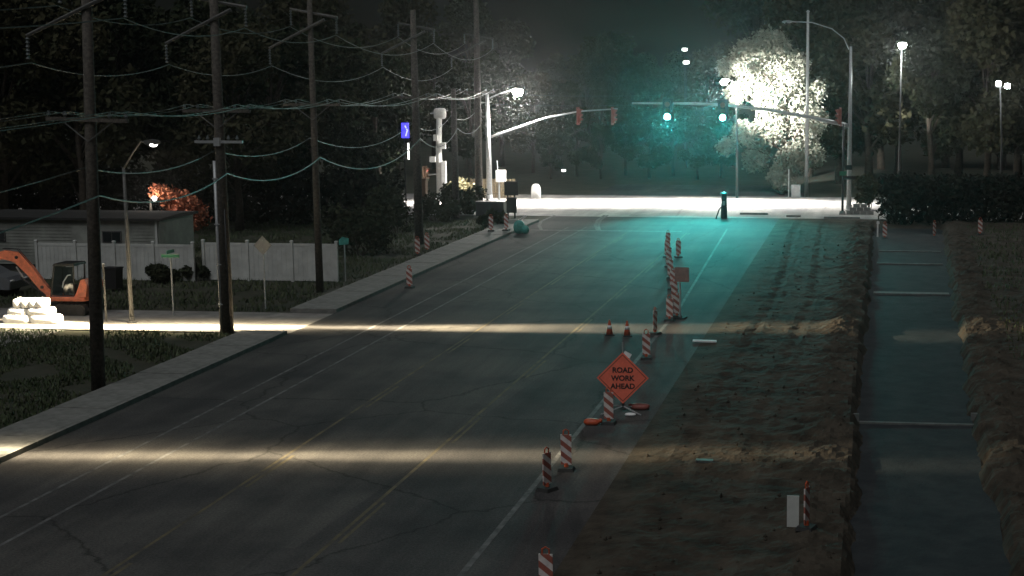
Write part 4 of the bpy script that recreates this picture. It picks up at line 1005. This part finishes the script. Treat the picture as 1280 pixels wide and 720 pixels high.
MB().tube(st, [0.1, 0.13, 0.08], 4).build('stick', M_exc, t)
q = st[-1]
MB().prism([(q.x + 0.1, q.z), (q.x - 0.35, q.z - 0.05), (q.x - 0.45, q.z - 0.4), (q.x - 0.1, q.z - 0.62), (q.x + 0.35, q.z - 0.5), (q.x + 0.05, q.z - 0.42), (q.x - 0.12, q.z - 0.3)], 'y', -0.4, 0.2).build('bucket', M_dkst, t)

for dy in (-0.06, 0.06):
    MB().tube([Vector((-0.7, dy - 0.1, 1.0)), LE(54, 352, dy - 0.1), LE(40, 330, dy - 0.1), LE(24, 311, dy - 0.1), LE(6, 310, dy - 0.1)], 0.018, 5).build('hydraulic_hose', M_blk, t, True)
for x, y in ((56, 358), (24, 321), (-10, 322)):
    p = LE(x, y); MB().tube([p + Vector((0, -0.25, 0)), p + Vector((0, 0.04, 0))], 0.07, 10).build('pivot_pin', M_dkst, t)
# gravel apron and white bags beside the machine
a = W(-60, 432); c = W(92, 404); struct(MB().add([(-44, a.y, -0.045), (c.x, a.y + 0.3, -0.045), (c.x + 0.4, SS0, -0.045), (-44, SS0, -0.045)], [(0, 1, 2, 3)]).build('gravel_apron', M_conc))
BY = W(48, 406).y + 0.5
def bag(px0, px1, py0, py1, lab, dy=0.0, e=0.45, grp=None):
    p = WY((px0 + px1) / 2, py1, BY + dy); u = WY(px1, py0, BY + dy) ; l = WY(px0, py1, BY + dy)
    z0 = max(p.z, -0.045)
    t = thing('bulk_bag', lab, 'bag', (p.x, BY + dy, z0), 0, grp); wx, hh = u.x - l.x, u.z - p.z
    MB().rbox((0, 0, hh / 2), (wx * 1.04, 0.75, hh * 1.04), e).build('sack', M_bag, t, True)
    MB().rbox((0.0, -0.05, hh * 0.98), (wx * 0.3, 0.25, 0.1), 0.8).build('tied_neck', M_bag, t, True)
for x0, x1_ in ((8, 42), (42, 76)): bag(x0, x1_, 394, 406, 'large white bulk bag at the bottom of the lit pile beside the excavator', grp='bottom bags of the pile')
for x0, x1_ in ((14, 38), (38, 67)): bag(x0, x1_, 384, 394, 'white bulk bag in the middle tier of the lit pile beside the excavator', 0.06, grp='middle bags of the pile')
for x0 in (21, 31, 41, 50): bag(x0, x0 + 9, 373, 384, 'small white bag standing in the top row of the lit pile', 0.08, 0.5, 'top bags of the pile')

# ------------------------------------------------------------------ haze: thin volume added so the lamps bloom
hm = bpy.data.materials.new('night_haze'); hm.use_nodes = True; ht = hm.node_tree
ht.nodes.remove(ht.nodes['Principled BSDF']); pv = ht.nodes.new('ShaderNodeVolumePrincipled')
pv.inputs['Color'].default_value = (0.9, 0.92, 0.95, 1); pv.inputs['Density'].default_value = 0.0003; pv.inputs['Anisotropy'].default_value = 0.91
ht.links.new(pv.outputs[0], ht.nodes['Material Output'].inputs['Volume'])
hb_ = MB().box((0, 190, 17), (700, 420, 36)).build('haze', hm); stuff(hb_); tag(hb_, 'thin haze added over the whole street for lamp glow', 'haze')
